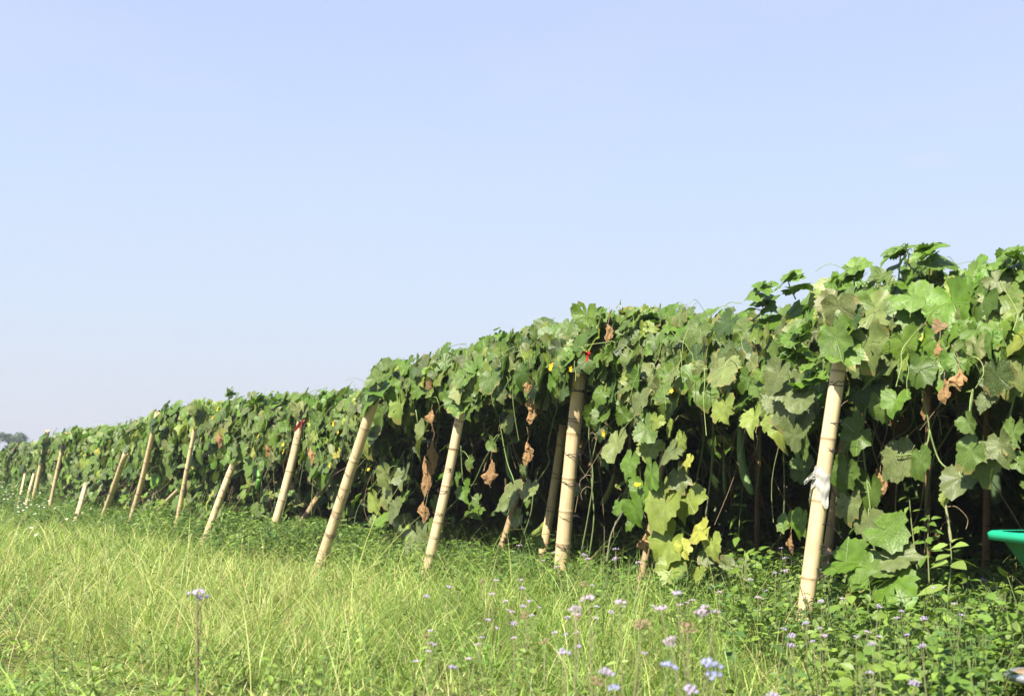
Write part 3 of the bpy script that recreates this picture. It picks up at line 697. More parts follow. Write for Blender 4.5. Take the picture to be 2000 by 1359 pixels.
# bare climbing stems, each one a plant stem of its own
def bare_stem(path, t, label, r=.006, col=(.15, .19, .075), group="bare vine stems under the trellis", tendrils=2):
    pts = smooth_path([at_row(x, y, t) for x, y in path], 5); b = pts[-1]
    root = empty("vine_stem", b); tag(root, label, "vine stem", group)
    a = Acc(); a.tube(pts, np.linspace(r * .8, r, len(pts)) * (1 + .12 * np.sin(np.arange(len(pts)) * 1.9)), col, 7); a.build("stalk", M_stem, root, b)
    for k in range(tendrils):
        q = pts[int(len(pts) * (.25 + .5 * k / max(1, tendrils)))]; d = rng.normal(0, 1, 3); d[2] = -.4; d = unit(d) * rng.uniform(.06, .13)
        ta = Acc(); ta.tube(smooth_path([q, q + d * .5 + np.array([0, 0, .03]), q + d, q + d * .9 - np.array([0, 0, .06])], 5), .0016, (.36, .27, .17), 4); ta.build("tendril", M_stem, root, b)
bare_stem([(1160, 760), (1150, 850), (1158, 930), (1150, 1000), (1135, 1080)], .05, "bare green vine stem running close along the right side of the tall upright pole")
bare_stem([(1185, 790), (1165, 860), (1155, 920), (1160, 1010), (1150, 1090)], .08, "bare forked vine stem with pale broken ends, second from the tall upright pole", tendrils=3)
bare_stem([(1240, 900), (1225, 980), (1195, 1040), (1185, 1100)], .0, "thick bare vine stem slanting down beside the yellowing vine", .007, (.22, .22, .14))
bare_stem([(1090, 790), (1070, 870), (1072, 905), (1045, 950), (1035, 1010), (1005, 1090)], .25, "kinked bare vine stem crossing in front of the inner brown post", .0065)
bare_stem([(975, 850), (945, 900), (920, 950), (870, 1000), (850, 1050)], .0, "long curved bare vine stem sweeping down to the pole beside the withered leaves", .005)
bare_stem([(1393, 760), (1392, 860), (1388, 930), (1378, 1010)], .3, "bare vine stem hanging straight in the dark gap left of the long gourd", .006, (.17, .19, .10))
bare_stem([(1365, 800), (1375, 850), (1362, 930), (1350, 1000)], .5, "thin pale bare vine stem beside the yellowing vine's dark side", .005)
bare_stem([(1484, 840), (1484, 900), (1478, 960)], .6, "short bare vine stem hanging just right of the long gourd", .005)
bare_stem([(1530, 880), (1532, 950), (1530, 1040)], .5, "bare vine stem hanging in the dark close left of the plastic wrapped pole", .005)
bare_stem([(1845, 975), (1852, 1020), (1858, 1060)], .05, "short pale bare vine stem standing among the weeds under the hanging heart shaped leaf", .008, (.27, .28, .15))
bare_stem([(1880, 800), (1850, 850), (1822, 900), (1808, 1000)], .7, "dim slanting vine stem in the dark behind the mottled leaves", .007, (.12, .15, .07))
bare_stem([(605, 850), (590, 920), (580, 985)], .0, "bare vine stem standing upright right of the pole with the red strip", .005)
bare_stem([(625, 860), (612, 930), (608, 1010)], .0, "second bare vine stem standing right of the pole with the red strip", .005)
bare_stem([(745, 880), (740, 930), (700, 990), (690, 1040)], .05, "bare vine stem slanting behind the strongly leaning pole", .005)
bare_stem([(420, 890), (412, 940), (395, 985)], .0, "bare vine stem standing beside the short leaning pole", .005)
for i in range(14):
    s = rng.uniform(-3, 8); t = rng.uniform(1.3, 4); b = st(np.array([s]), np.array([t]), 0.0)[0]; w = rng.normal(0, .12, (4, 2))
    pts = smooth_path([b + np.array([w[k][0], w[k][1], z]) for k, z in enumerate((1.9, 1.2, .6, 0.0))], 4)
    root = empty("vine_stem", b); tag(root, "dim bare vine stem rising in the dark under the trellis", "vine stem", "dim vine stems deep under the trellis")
    a = Acc(); a.tube(pts, rng.uniform(.003, .006), np.array((.10, .105, .05)) * rng.uniform(.7, 1.2), 6); a.build("stalk", M_stem, root, b)  # stalk colour darkened to paint in the gloom under the roof

# ------------------------------------------------------------------ gourds, blossoms, withered leaves
def gourd(path, t, r, label, col=(.09, .16, .04)):
    pts = smooth_path([at_row(x, y, t) for x, y in path], 7); n = len(pts); top = pts[0]
    u = np.linspace(0, 1, n); rr = r * np.clip(np.sin(np.pi * (u * .93 + .045)) ** .42, 0, 1) * (.72 + .38 * u)
    root = empty("hanging_gourd", top); tag(root, label, "gourd", "gourds hanging under the trellis")
    a = Acc(); a.tube(pts, rr, col, 14); a.build("fruit", M_gourd, root, top)
    a = Acc(); a.tube(smooth_path([top + np.array([.01, .01, .16]), top + np.array([0, .006, .07]), top], 4), .004, (.18, .22, .08), 6); a.build("stalk", M_stem, root, top)
gourd([(1446, 815), (1447, 880), (1455, 930), (1470, 965)], .35, .033, "longest green gourd hanging curved in the dark gap, left of the plastic wrapped pole", (.10, .17, .045))
gourd([(1414, 890), (1415, 930), (1417, 965)], .8, .016, "thin straight young gourd hanging left of the longest gourd", (.10, .15, .05))
gourd([(504, 918), (506, 935), (501, 955)], -.25, .034, "bright green small gourd hanging against the leaf wall right of the short leaning pole", (.10, .24, .035))
gourd([(993, 870), (992, 915), (1003, 940)], .35, .022, "green gourd with a hooked tip hanging left of the inner brown post", (.10, .2, .045))
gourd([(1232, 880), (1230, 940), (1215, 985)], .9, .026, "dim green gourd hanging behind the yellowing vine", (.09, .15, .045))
gourd([(1200, 925), (1190, 960), (1175, 985)], 1.2, .03, "dim yellow green gourd hanging slanted right of the tall upright pole", (.17, .19, .05))
gourd([(1070, 1015), (1055, 1035), (1040, 1045)], .6, .035, "yellow green gourd lying low at the foot of the inner brown post", (.22, .27, .07))
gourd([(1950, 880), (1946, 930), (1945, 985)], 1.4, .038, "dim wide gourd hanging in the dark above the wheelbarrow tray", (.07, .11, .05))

def blossom_mesh():
    pa, ca = Acc(), Acc(); V, F = [(0, 0, 0)], []
    n = 30
    for ring, (rr, zz) in enumerate(((.012, .006), (.030, .010))):
        for k in range(n):
            t = 2 * math.pi * k / n; lob = 1 + (.24 * math.cos(5 * t)) * ring; V.append((rr * lob * math.cos(t), rr * lob * math.sin(t), zz + .004 * math.sin(3 * t + 1) * ring))
    for k in range(n):
        j = (k + 1) % n; F += [(0, 1 + k, 1 + j), (1 + k, 1 + n + k, 1 + n + j), (1 + k, 1 + n + j, 1 + j)]
    pa.add(V, F, np.array((.66, .43, .02))); ca.tube([(0, 0, -.025), (0, 0, -.01), (0, 0, .001)], [.003, .005, .007], (.16, .25, .06), 6)
    return pa, ca
_pa, _ca = blossom_mesh()
def make_blossom():
    root = empty("gourd_blossom", (0, 0, 0)); _pa.build("petals", M_petal, root); _ca.build("calyx", M_stem, root); return root
BL = [(1245, 948, -.3, "bright yellow gourd blossom beside the trailing yellowing vine", 22), (1180, 846, -.25, "small yellow blossom right of the tall upright pole among the green leaves", 17), (1078, 717, -.38, "yellow blossom under a pale leaf left of the top of the tall upright pole", 22), (1116, 721, -.42, "yellow blossom touching the top of the tall upright pole", 15),
      (1312, 764, -.4, "small yellow blossom in the shade of big leaves above the yellowing vine", 12), (652, 827, -.4, "open yellow blossom high on the leaf wall left of the strongly leaning pole's top", 14), (661, 844, -.4, "tiny yellow blossom just below the open high one near the strongly leaning pole", 8), (553, 868, -.45, "small yellow blossom above another one beside the pole with the red strip", 9), (555, 881, -.45, "ragged yellow blossom beside the pole with the red strip", 14),
      (645, 908, -.4, "yellow blossom halfway down the leaf wall, left of the strongly leaning pole", 12), (426, 799, -.35, "yellow blossom close under the crest of the leaf wall above the short leaning pole", 12), (505, 852, -.4, "yellow blossom on a dusty leaf above the bright green small gourd", 11), (720, 917, -.35, "small yellow blossom right of the strongly leaning pole", 10), (416, 816, -.4, "pale yellow blossom left below the crest blossom above the short leaning pole", 9), (239, 876, -.4, "small yellow blossom near the top of the pole with the bare upper end", 6)]
_b0 = None
for x, y, t, lab, w in BL:
    p = at_row(x, y, t)
    if _b0 is None: _b0 = make_blossom(); b = _b0
    else: b = copy_thing(_b0, (0, 0, 0))
    b.location = [float(v) for v in p]; sc = w * .75 * p[1] / FPX / .062; b.scale = (sc,) * 3
    v = Vector(OUT3 + np.array([-.3, -.3, .5]) + rng.normal(0, .35, 3)); b.rotation_euler = v.to_track_quat('Z', 'Y').to_euler()
    tag(b, lab, "flower", "yellow gourd blossoms on the leaf wall")

def withered(x, y, h, w, t, label, col=(.29, .175, .085), twine=True):
    c = at_row(x, y, t); k = c[1] / FPX; H, W = h * k, w * k * .8
    root = empty("withered_leaf", c + np.array([0, 0, H / 2])); tag(root, label, "dry leaf", "withered brown leaves hanging from the vines")
    a = Acc(); V, F = [], []; nu, nv = 12, 11; side = np.array([CP, 0, 0]); dep = np.array([0, 1.0, 0]); ph = rng.uniform(0, 6)
    for i in range(nv + 1):
        f = i / nv; r = (max(0, math.sin(math.pi * f ** 1.15)) ** 1.25) * .56 * W * (1 + .28 * math.sin(f * 11 + ph)) + .001
        for j in range(nu):
            an = 2 * math.pi * j / nu; cr = max(.25, 1 + .42 * math.sin(3 * an + f * 6 + ph) + .26 * rng.normal())
            V.append(c + np.array([0, 0, H * (.5 - f) + (.05 * H * rng.normal() if 0 < i < nv else 0)]) + side * (r * cr * math.cos(an) + .16 * W * math.sin(f * 6 + ph)) + dep * r * .45 * cr * math.sin(an))
    for i in range(nv):
        for j in range(nu):
            q = (j + 1) % nu; F += [(i * nu + j, i * nu + q, (i + 1) * nu + q), (i * nu + j, (i + 1) * nu + q, (i + 1) * nu + j)]
    a.add(V, F, np.array(col) * rng.uniform(.8, 1.25)); a.build("blade", M_dry, root, c + np.array([0, 0, H / 2]), smooth=False)
    if twine:
        a = Acc(); tp = c + np.array([0, 0, H * .5]); a.tube(smooth_path([tp + np.array([rng.normal(0, .02), .03, .12]), tp + np.array([.008, .01, .05]), tp], 4), .002, (.24, .16, .09), 5); a.build("stalk", M_stem, root, c + np.array([0, 0, H / 2]))
for a in ((1033, 748, 40, 15, -.3, "brown withered leaf topping a hanging string of them left of the tall upright pole"), (1036, 800, 58, 20, -.2, "brown withered leaf in the middle of the hanging string left of the tall upright pole"), (1030, 886, 46, 20, -.15, "lowest brown withered leaf dangling on a thread left of the tall upright pole"),
          (1873, 742, 44, 27, -.2, "wide tan withered leaf hanging at the hem of the vines, right of the others there"), (1845, 764, 52, 18, -.2, "narrow withered leaf hanging just left of the wide tan one"), (1836, 688, 50, 16, -.2, "withered leaf hanging above the narrow one at the right part of the hem"), (1806, 790, 62, 16, -.1, "dark long withered leaf hanging farthest left of those right of the plastic wrapped pole"), (1945, 772, 36, 10, -.15, "thin withered leaf hanging near the right edge of the picture"), (1720, 945, 44, 24, -.1, "brown withered leaf hanging behind the heart shaped leaves right of the plastic wrapped pole"),
          (842, 815, 30, 16, -.3, "brown withered leaf just left of the top of the pole reaching far into the grass"), (832, 930, 78, 20, -.35, "long bunch of withered leaves hanging left of the pole reaching far into the grass"), (846, 890, 66, 16, -.32, "withered leaf bunch hanging higher beside the long bunch at the far reaching pole"), (828, 1000, 44, 18, -.4, "curled withered leaf at the lower end of the long bunch"), (958, 925, 54, 20, .0, "pale withered leaf dangling right of the far reaching pole"), (985, 975, 24, 12, .0, "small reddish withered leaf dangling near the small pale vine leaves"), (1262, 1058, 44, 22, -.1, "brown withered leaf behind the lower end of the yellowing vine"),
          (1188, 650, 36, 14, -.5, "withered leaf standing at the crest above the tall upright pole"), (890, 800, 20, 14, -.4, "tan withered scrap under the crest at the far reaching pole"), (1545, 1062, 40, 10, .3, "dark reddish withered leaf low in the shade left of the plastic wrapped pole"), (522, 880, 26, 12, -.4, "withered leaf halfway up the leaf wall left of the pole with the red strip"), (608, 890, 40, 10, -.3, "withered leaf strip hanging right of the pole with the red strip"), (428, 858, 36, 12, -.4, "withered leaf clump in a gap of the leaf wall above the short leaning pole")):
    withered(*a)

# cloth strips and the plastic scrap on the poles
def strip(px, py, t, label, col, size=.09):
    c = at_row(px, py, t); root_pts = []
    a = Acc()
    for k in range(3):
        d = unit(rng.normal(0, 1, 3) + OUT3 * 1.0 - UP3 * .5) * size * rng.uniform(.7, 1.2); w = unit(np.cross(d, rng.normal(0, 1, 3))) * size * .22
        pts = [c, c + d * .35 + np.array([0, 0, .02]), c + d * .7, c + d - np.array([0, 0, .02])]; V = []
        for i, p in enumerate(pts): V += [p - w * (1 - .15 * i), p + w * (1 - .15 * i) + np.array([0, 0, .008 * math.sin(i * 2)])]
        F = []
        for i in range(3): F += [(2 * i, 2 * i + 1, 2 * i + 3), (2 * i, 2 * i + 3, 2 * i + 2)]
        a.add(V, F, np.array(col))
    a.blob(c, size * .2, col, 8, 5)
    tag(a.build("cloth_strip", M_cloth, None, c), label, "cloth strip", "cloth strips tied at the pole tops")
strip(592, 826, -.6, "dark red strip tied at the top of the pole with weeds round its foot", (.20, .03, .03), .10)
strip(1151, 690, -.28, "small bright red strip tied near the top of the tall upright pole", (.60, .03, .02), .05)
strip(1672, 628, -.35, "dark red strip half hidden by leaves at the top of the plastic wrapped pole", (.28, .02, .03), .07)
strip(726, 790, -.62, "pinkish faded strip tied at the top of the strongly leaning pole", (.42, .22, .20), .09)
def plastic_scrap():
    p = next(x for x in POLES if x['root'] is pole1); f = .545; c = p['b'] + p['d'] * p['L'] * f; dz = p['d']
    view = unit(np.array([-c[0], -c[1], 0.0])); side = unit(np.cross(dz, view)); fr = np.cross(side, dz)
    a = Acc(); V, F = [], []; nu, nv = 22, 14
    for i in range(nv + 1):
        for j in range(nu + 1):
            u = -2.3 + 2.9 * j / nu; v = i / nv
            r = p['r'] * 1.1 + .009 + .007 * abs(math.sin(u * 9 + v * 3)) * (.4 + v) + .004 * math.sin(v * 13 + u * 4)
            h = .06 - .15 * v * (1 + .25 * math.sin(u * 2.1)) - .02 * math.sin(u * 3 + 1)
            V.append(c + fr * r * math.cos(u) + side * r * math.sin(u) + dz * h)
    for i in range(nv):
        for j in range(nu): q = i * (nu + 1) + j; F += [(q, q + 1, q + nu + 2), (q, q + nu + 2, q + nu + 1)]
    a.add(V, F, (.46, .445, .42))
    # loose corner sticking out to the left
    lft = side if (side @ np.array([1, 0, 0])) < 0 else -side
    e = c + lft * (p['r'] * 1.05 + .004) + fr * .02 + dz * .03; V = []
    for i in range(8):
        g = i / 7; w = .042 * (1 - .6 * g); base = e + lft * .06 * g - np.array([0, 0, .055 * g ** 1.4]) + fr * (.02 * math.sin(g * 7) + .01)
        for j in range(5): k = j / 4 - .5; V.append(base + np.array([0, 0, 1]) * w * k + fr * .010 * math.sin(k * 9 + i))
    F = []
    for i in range(7):
        for j in range(4): q = i * 5 + j; F += [(q, q + 1, q + 6), (q, q + 6, q + 5)]
    a.add(V, F, (.46, .45, .43))
    m = leaf_material("thin_plastic", veins=False, trans=.25, rough=.25, spec=.5)
    tag(a.build("plastic_wrap", m, None, c), "crumpled scrap of white plastic wrapped round the thickest bamboo pole", "plastic scrap")
plastic_scrap()

# ------------------------------------------------------------------ grass, blade by blade
STAND = at_depth(2036, 1318, 4.45)
def off_stand(x, y):
    k = np.clip((STAND[1] - y) / 1.5, 0, 1); cx = STAND[0] * (1 - k * 1.5 / STAND[1]); return np.hypot(x - cx, np.where((y < STAND[1]) & (y > STAND[1] - 1.5), 0, y - STAND[1])) > .19
def blades(acc, P, L, w, lean, curv, head, col, K=4):
    n = len(P); dirv = np.stack([np.cos(head), np.sin(head), np.zeros(n)], -1); perp = np.stack([-np.sin(head), np.cos(head), np.zeros(n)], -1)
    tw = rng.normal(0, .7, n); perp = unit(perp * np.cos(tw)[:, None] + dirv * np.sin(tw)[:, None])
    pos = P.copy(); Vs = []
    for i in range(K + 1):
        u = i / K; ww = (w * (1 - u ** 1.7) * .5)[:, None]
        if i < K: Vs += [pos - perp * ww, pos + perp * ww]
        else: Vs += [pos]
        a = lean + curv * (u + .5 / K); pos = pos + (L / K)[:, None] * (np.sin(a)[:, None] * dirv + np.cos(a)[:, None] * np.array([0, 0, 1.0]))
    V = np.stack(Vs, 1); nv = V.shape[1]; F = []
    for i in range(K - 1): F += [(2 * i, 2 * i + 1, 2 * i + 3), (2 * i, 2 * i + 3, 2 * i + 2)]
    F.append((2 * K - 2, 2 * K - 1, 2 * K))
    FF = np.array(F)[None] + (np.arange(n) * nv)[:, None, None]
    acc.add(V.reshape(-1, 3), FF.reshape(-1, 3), np.repeat(col, nv, axis=0))
G_YEL, G_GRN, G_MIDG, G_STRAW = np.array((.42, .44, .145)), np.array((.165, .28, .05)), np.array((.265, .365, .078)), np.array((.52, .43, .22))
def in_view(x, y, m=.9): return (np.abs(x) < .47 * y + m)
def scatter(y0, y1, dens, tmax=.3, m=.9):
    w = .47 * y1 + m; n = int((y1 - y0) * 2 * w * dens); x = rng.uniform(-w, w, n); y = rng.uniform(y0, y1, n)
    t = (x - P0[0]) * NIN[0] + (y - P0[1]) * NIN[1]; k = in_view(x, y, m) & (t < tmax); return x[k], y[k], t[k]
grass = Acc()
def build_grass():
    for y0, y1, dens, K in ((1.5, 4.0, 330, 5), (4.0, 7.0, 270, 4), (7.0, 11.0, 160, 4), (11.0, 18.0, 75, 3), (18.0, 34.0, 28, 3), (34.0, 60.0, 4, 3)):
        cx, cy, ct = scatter(y0, y1, dens); m = len(cx)          # tufts
        pn2 = noise3(np.stack([cx, cy, 0 * cx + 5], -1), 2.7)
        right = sm(1.1, 2.0, cx - (cy - 4) * .04) * sm(2.5, 3.6, cy)
        k = rng.random(m) < np.clip(.62 + .5 * pn2, .16, 1) * (1 - .62 * right)
        cx, cy, pn2 = cx[k], cy[k], pn2[k]; m = len(cx)
        cfine = rng.random(m); ctone = rng.normal(1, .15, m); csz = rng.lognormal(0, .25, m); chead = rng.uniform(0, 6.28, m)
        cnt = rng.integers(8, 24, m); ix = np.repeat(np.arange(m), cnt); n = len(ix)
        rr = np.abs(rng.normal(0, .045, n)) * np.clip(y0 / 7, 1, 2.4); an = rng.uniform(0, 6.28, n)
        loose = rng.random(n) < .3; rr = np.where(loose, rng.uniform(0, .2, n), rr)
        x = cx[ix] + rr * np.cos(an); y = cy[ix] + rr * np.sin(an); t = (x - P0[0]) * NIN[0] + (y - P0[1]) * NIN[1]
        ok = off_stand(x, y); x, y, t, ix, rr, an, loose = x[ok], y[ok], t[ok], ix[ok], rr[ok], an[ok], loose[ok]; n = len(x)
        pn = noise3(np.stack([x, y, 0 * x], -1), .9)
        yel = np.clip(.13 + .32 * pn + .55 * sm(.2, -1.5, x) * sm(4.9, 6.0, y) * sm(16, 12, y) + .35 * sm(-.5, .5, x) * sm(4.8, 3.6, y), 0, 1)
        rowg = sm(-1.3, -.2, t); yel = yel * (1 - .85 * rowg)
        fine = (cfine[ix] < .30 + .45 * yel) ^ (rng.random(n) < .15)
        ub = y - np.interp(x, [-6, -3.6, -1.75, -.9, 0], [9.5, 7.6, 5.5, 5.0, 5.2]); lm = sm(.4, -.3, x)
        near_left = lm * sm(.0, -.5, ub)
        fine = fine & (rng.random(n) > near_left * .85)
        yel = yel * (1 - .75 * near_left)
        L = np.where(fine, rng.uniform(.17, .42, n), rng.uniform(.10, .27, n)) * csz[ix] * (1 + .15 * rowg) * (1 - .05 * near_left)
        L = L * (1 + lm * (.38 * sm(0, .25, ub) * sm(3.5, 2.0, ub) - .62 * sm(-1.0, -.5, ub) * sm(.05, -.1, ub))) * np.clip(1 + .28 * noise3(np.stack([x, y, 0 * x + 9], -1), 1.6), .55, 1.5)
        w = np.where(fine, rng.uniform(.0015, .0028, n), rng.uniform(.0035, .0085, n) * (1 + 1.1 * near_left)) * np.clip(y / 7, .85, 3.2)
        lean = np.abs(rng.normal(.42, .40, n)) + np.clip(rr * 3, 0, .5) + .55 * near_left; curv = np.where(fine, rng.uniform(.5, 2.7, n), rng.uniform(.2, 2.0, n))
        head = np.where(rng.random(n) < .6, an + rng.normal(0, .7, n), chead[ix] + rng.normal(0, .5, n))
        under = cfine[ix] * 13 % 1 < .35
        L = np.where(under, L * .62, L)
        c = np.where(((rng.random(n) < yel * .9) & ~under)[:, None], G_YEL, np.where(((cfine[ix] * 7 % 1 < .5) | under)[:, None], G_GRN, G_MIDG))
        st_ = rng.random(n) < .05 + .08 * yel; c[st_] = G_STRAW
        c = c * (ctone[ix] * rng.normal(1, .13, n)).clip(.5, 1.6)[:, None]
        blades(grass, np.stack([x, y, ground_z(x, y) - .01], -1), L, w, lean, curv, head, c, K)
    # loose tall stalks arching over the rest
    for y0, y1, dens in ((1.6, 4, 14), (4, 8, 60), (8, 16, 45), (16, 32, 8)):
        x, y, t = scatter(y0, y1, dens, -.1); n = len(x); nar = np.full(n, 1.0)
        blades(grass, np.stack([x, y, ground_z(x, y)], -1), rng.uniform(.35, .75, n) * np.where(y < 3, .75, 1), rng.uniform(.002, .0038, n) * np.clip(y / 7, .8, 2.5), np.abs(rng.normal(.2, .2, n)), rng.uniform(.9, 2.6, n), rng.uniform(0, 6.28, n), np.where(rng.random((n, 1)) < .5, G_YEL * 1.1, np.where(rng.random((n, 1)) < .25, G_STRAW, G_MIDG)) * rng.normal(1, .12, (n, 1)), 7)
    n = 5200; s = rng.uniform(-2, 30, n); t = rng.normal(-.2, .35, n); P = st(s, t, 0.0); P[:, 2] = ground_z(P[:, 0], P[:, 1])
    blades(grass, P, rng.uniform(.25, .58, n), rng.uniform(.003, .006, n) * np.clip(P[:, 1] / 8, .8, 2.5), np.abs(rng.normal(.3, .25, n)), rng.uniform(.6, 2.6, n), rng.uniform(0, 6.28, n), np.where(rng.random((n, 1)) < .7, G_GRN * .9, G_MIDG) * rng.normal(1, .15, (n, 1)), 5)
    # shaded grass straggling in under the roof
    n = 9000; s = rng.uniform(S_MIN, 14, n); t = .3 + 5 * rng.random(n) ** 1.8; P = st(s, t, 0.0); P[:, 2] = ground_z(P[:, 0], P[:, 1]) - .01
    blades(grass, P, rng.uniform(.15, .5, n), rng.uniform(.003, .006, n), np.abs(rng.normal(.25, .25, n)), rng.uniform(.3, 1.8, n), rng.uniform(0, 6.28, n), np.where(rng.random((n, 1)) < .7, G_GRN, G_MIDG) * rng.normal(1, .15, (n, 1)), 4)
build_grass()
tag(grass.build("grass", M_grass), "tall uncut grass, green and yellowish, growing all over the field", "grass", kind="stuff")

# ------------------------------------------------------------------ broad leaved weeds as ground cover
def ovate(acc, P, N, T, length, width, col):
    n = len(P); N = unit(N); T = unit(T - (T * N).sum(-1, keepdims=True) * N); B = np.cross(T, N)
    tpl = np.array([(0, 0), (-.36, .22), (0, .25), (.36, .22), (-.5, .45), (0, .5), (.5, .45), (-.33, .72), (0, .75), (.33, .72), (0, 1.0)])
    F = np.array([(0, 2, 1), (0, 3, 2), (1, 2, 5), (1, 5, 4), (2, 3, 6), (2, 6, 5), (4, 5, 8), (4, 8, 7), (5, 6, 9), (5, 9, 8), (7, 8, 10), (8, 9, 10)])
    fold = rng.uniform(.05, .45, (n, 1)); droop = rng.uniform(0, .4, (n, 1))
    h = fold * np.abs(tpl[:, 0]) * .6 * (width / length)[:, None] * 2 - droop * tpl[:, 1] ** 2
    V = P[:, None] + B[:, None] * (tpl[:, 0] * width[:, None])[..., None] + T[:, None] * (tpl[:, 1] * length[:, None])[..., None] + N[:, None] * (h * length[:, None])[..., None]
    acc.add(V.reshape(-1, 3), (F[None] + (np.arange(n) * 11)[:, None, None]).reshape(-1, 3), np.repeat(col, 11, axis=0))
weeds = Acc()
def weed_plants(x, y, hmin, hmax, lmin, lmax, per, cols, wr=.5, stems=True):
    """each plant: a leaning stem with leaves in pairs up its length"""
    ok = off_stand(x, y); x, y = x[ok], y[ok]; n = len(x)
    if n == 0: return
    H = rng.uniform(hmin, hmax, n); lean = rng.normal(0, .28, (n, 2)); z0 = ground_z(x, y)
    tone = rng.normal(1, .12, (n, 1)); ci = np.asarray(cols)[rng.integers(0, len(cols), n)] * tone
    tip = np.stack([x + lean[:, 0] * H, y + lean[:, 1] * H, z0 + H], -1); base = np.stack([x, y, z0], -1)
    if stems: petioles(weeds, base, tip, .0022, (.17, .22, .08))
    for k in range(per):
        f = .25 + .75 * (k // 2 + .5) / (per / 2); f = min(f, 1.0); an = rng.uniform(0, 6.28, n) if k % 2 == 0 else an + math.pi + rng.normal(0, .3, n)
        P = base + (tip - base) * f; out = np.stack([np.cos(an), np.sin(an), rng.uniform(-.15, .55, n)], -1)
        ln = rng.uniform(lmin, lmax, n) * (1.1 - .45 * abs(f - .55)); N = np.array([0, 0, 1.0]) + rng.normal(0, .35, (n, 3)) - out * .2 + OUT3 * .2
        ovate(weeds, P + out * .008, N, out, ln, ln * rng.uniform(wr * .85, wr * 1.2, n), ci * rng.normal(1, .1, (n, 1)))
W_A, W_B, W_C, W_D, W_E = (.155, .235, .038), (.105, .185, .030), (.20, .28, .065), (.065, .13, .028), (.15, .21, .06)
def build_weeds():
    # lower right thicket
    n = 9500; x = rng.uniform(.5, 5.2, n); y = rng.uniform(2.6, 8.4, n); t = (x - P0[0]) * NIN[0] + (y - P0[1]) * NIN[1]
    k = (t < 1.1) & (x < .47 * y + 1.6) & (rng.random(n) < sm(.85, 1.8, x - (y - 4) * .04 + .25 * np.sin(y * 4 + x * 3)) ** 2) ; x, y, t = x[k], y[k], t[k]
    weed_plants(x, y, .10, .40, .028, .064, 10, (W_A, W_B, W_D, W_E), .52)
    k = rng.random(len(x)) < .10; weed_plants(x[k], y[k], .26, .46, .05, .085, 12, (W_A, W_B), .6)
    # low bushy strip at the foot of the leaf wall
    for s0, s1, dens, sc in ((-3, 2.5, 200, .9), (2.5, 9, 290, 1.2), (9, 20, 190, 1.5), (20, 46, 60, 1.8)):
        n = int((s1 - s0) * dens); s = rng.uniform(s0, s1, n); t = rng.normal(-.2, .36, n); p = st(s, t, 0.0); sc = sc * (1 + .35 * float(noise3(np.array([[s0, s1, 0]]))[0]) * 0)
        tall = noise3(p, 1.5) > .35; weed_plants(p[tall, 0], p[tall, 1], .2 * sc, .38 * sc, .03 * sc, .07 * sc, 12, (W_B, W_D, W_A), .34)
        weed_plants(p[:, 0], p[:, 1], .08 * sc, .32 * (1 + .1 * sc), .03 * sc, .062 * sc, 10, (W_B, W_D, W_A, W_B), .36)
    # scattered little plants out in the grass
    for y0, y1, dens in ((2.0, 6.0, 14), (6.0, 12, 18), (12, 22, 8)):
        x, y, t = scatter(y0, y1, dens, -.4); weed_plants(x, y, .08, .26, .025, .05, 8, (W_A, W_B, W_C), .45)
    # bushier rise at the far left end
    n = 1500; s = rng.uniform(17, 40, n); t = rng.uniform(-3.6, -.2, n); p = st(s, t, 0.0); weed_plants(p[:, 0], p[:, 1], .14, .38, .05, .1, 10, (W_B, W_A, W_D), .4)
    # shade plants under the roof
    n = 700; s = rng.uniform(-3.5, 6, n); t = rng.uniform(.4, 2.8, n); p = st(s, t, 0.0); weed_plants(p[:, 0], p[:, 1], .1, .42, .04, .08, 10, (W_B, W_D), .5)
build_weeds()
tag(weeds.build("ground_cover", M_weed), "low leafy weeds along the foot of the trellis and in the lower right corner", "weeds", kind="stuff")
# taller weeds that stand out
def tall_weed(path, t, ln, label, wr=.5, col=W_A, pairs=6):
    pts = smooth_path([at_row(x, y, t) for x, y in path], 6); b = pts[-1]; root = empty("leafy_weed", b); tag(root, label, "weed", "tall leafy weeds by the poles")
    a = Acc(); a.tube(pts, np.linspace(.002, .0045, len(pts)), (.20, .24, .09), 6); a.build("stem", M_stem, root, b)
    f = Acc(); m = pairs * 2; idx = (np.linspace(0, .75, m) * (len(pts) - 1)).astype(int); P = pts[idx]; an = np.arange(m) * 2.4 + rng.uniform(0, 3)
    out = np.stack([np.cos(an), np.sin(an), np.full(m, .15)], -1); L = np.linspace(.6, 1.15, m) * ln
    ovate(f, P + out * .01, UP3 + OUT3 * .5 + rng.normal(0, .25, (m, 3)), out, L, L * wr, np.array(col) * rng.normal(1, .12, (m, 1))); f.build("foliage", M_weed, root, b)
tall_weed([(1776, 970), (1780, 1020), (1790, 1100), (1795, 1160)], -.1, .085, "upright weed with a pale tuft of narrow leaves, standing in front of the dark gap", .4)
tall_weed([(1856, 1060), (1858, 1100), (1850, 1180)], -.3, .13, "weed with broad pointed leaves below the short pale stem, right of the low gourd plant", .5, W_C, 5)
tall_weed([(1815, 1010), (1812, 1060), (1815, 1140)], -.1, .075, "bushy weed with small dark leaves between the tuft topped weed and the broad leaved one", .5, W_B, 8)
tall_weed([(1450, 950), (1445, 1010), (1440, 1080)], .5, .10, "shaded weed growing under the tip of the longest gourd", .45, W_B, 6)
tall_weed([(1455, 1075), (1452, 1110), (1450, 1150)], -.2, .12, "light green weed at the edge of the shade below the longest gourd", .3, W_A, 5)

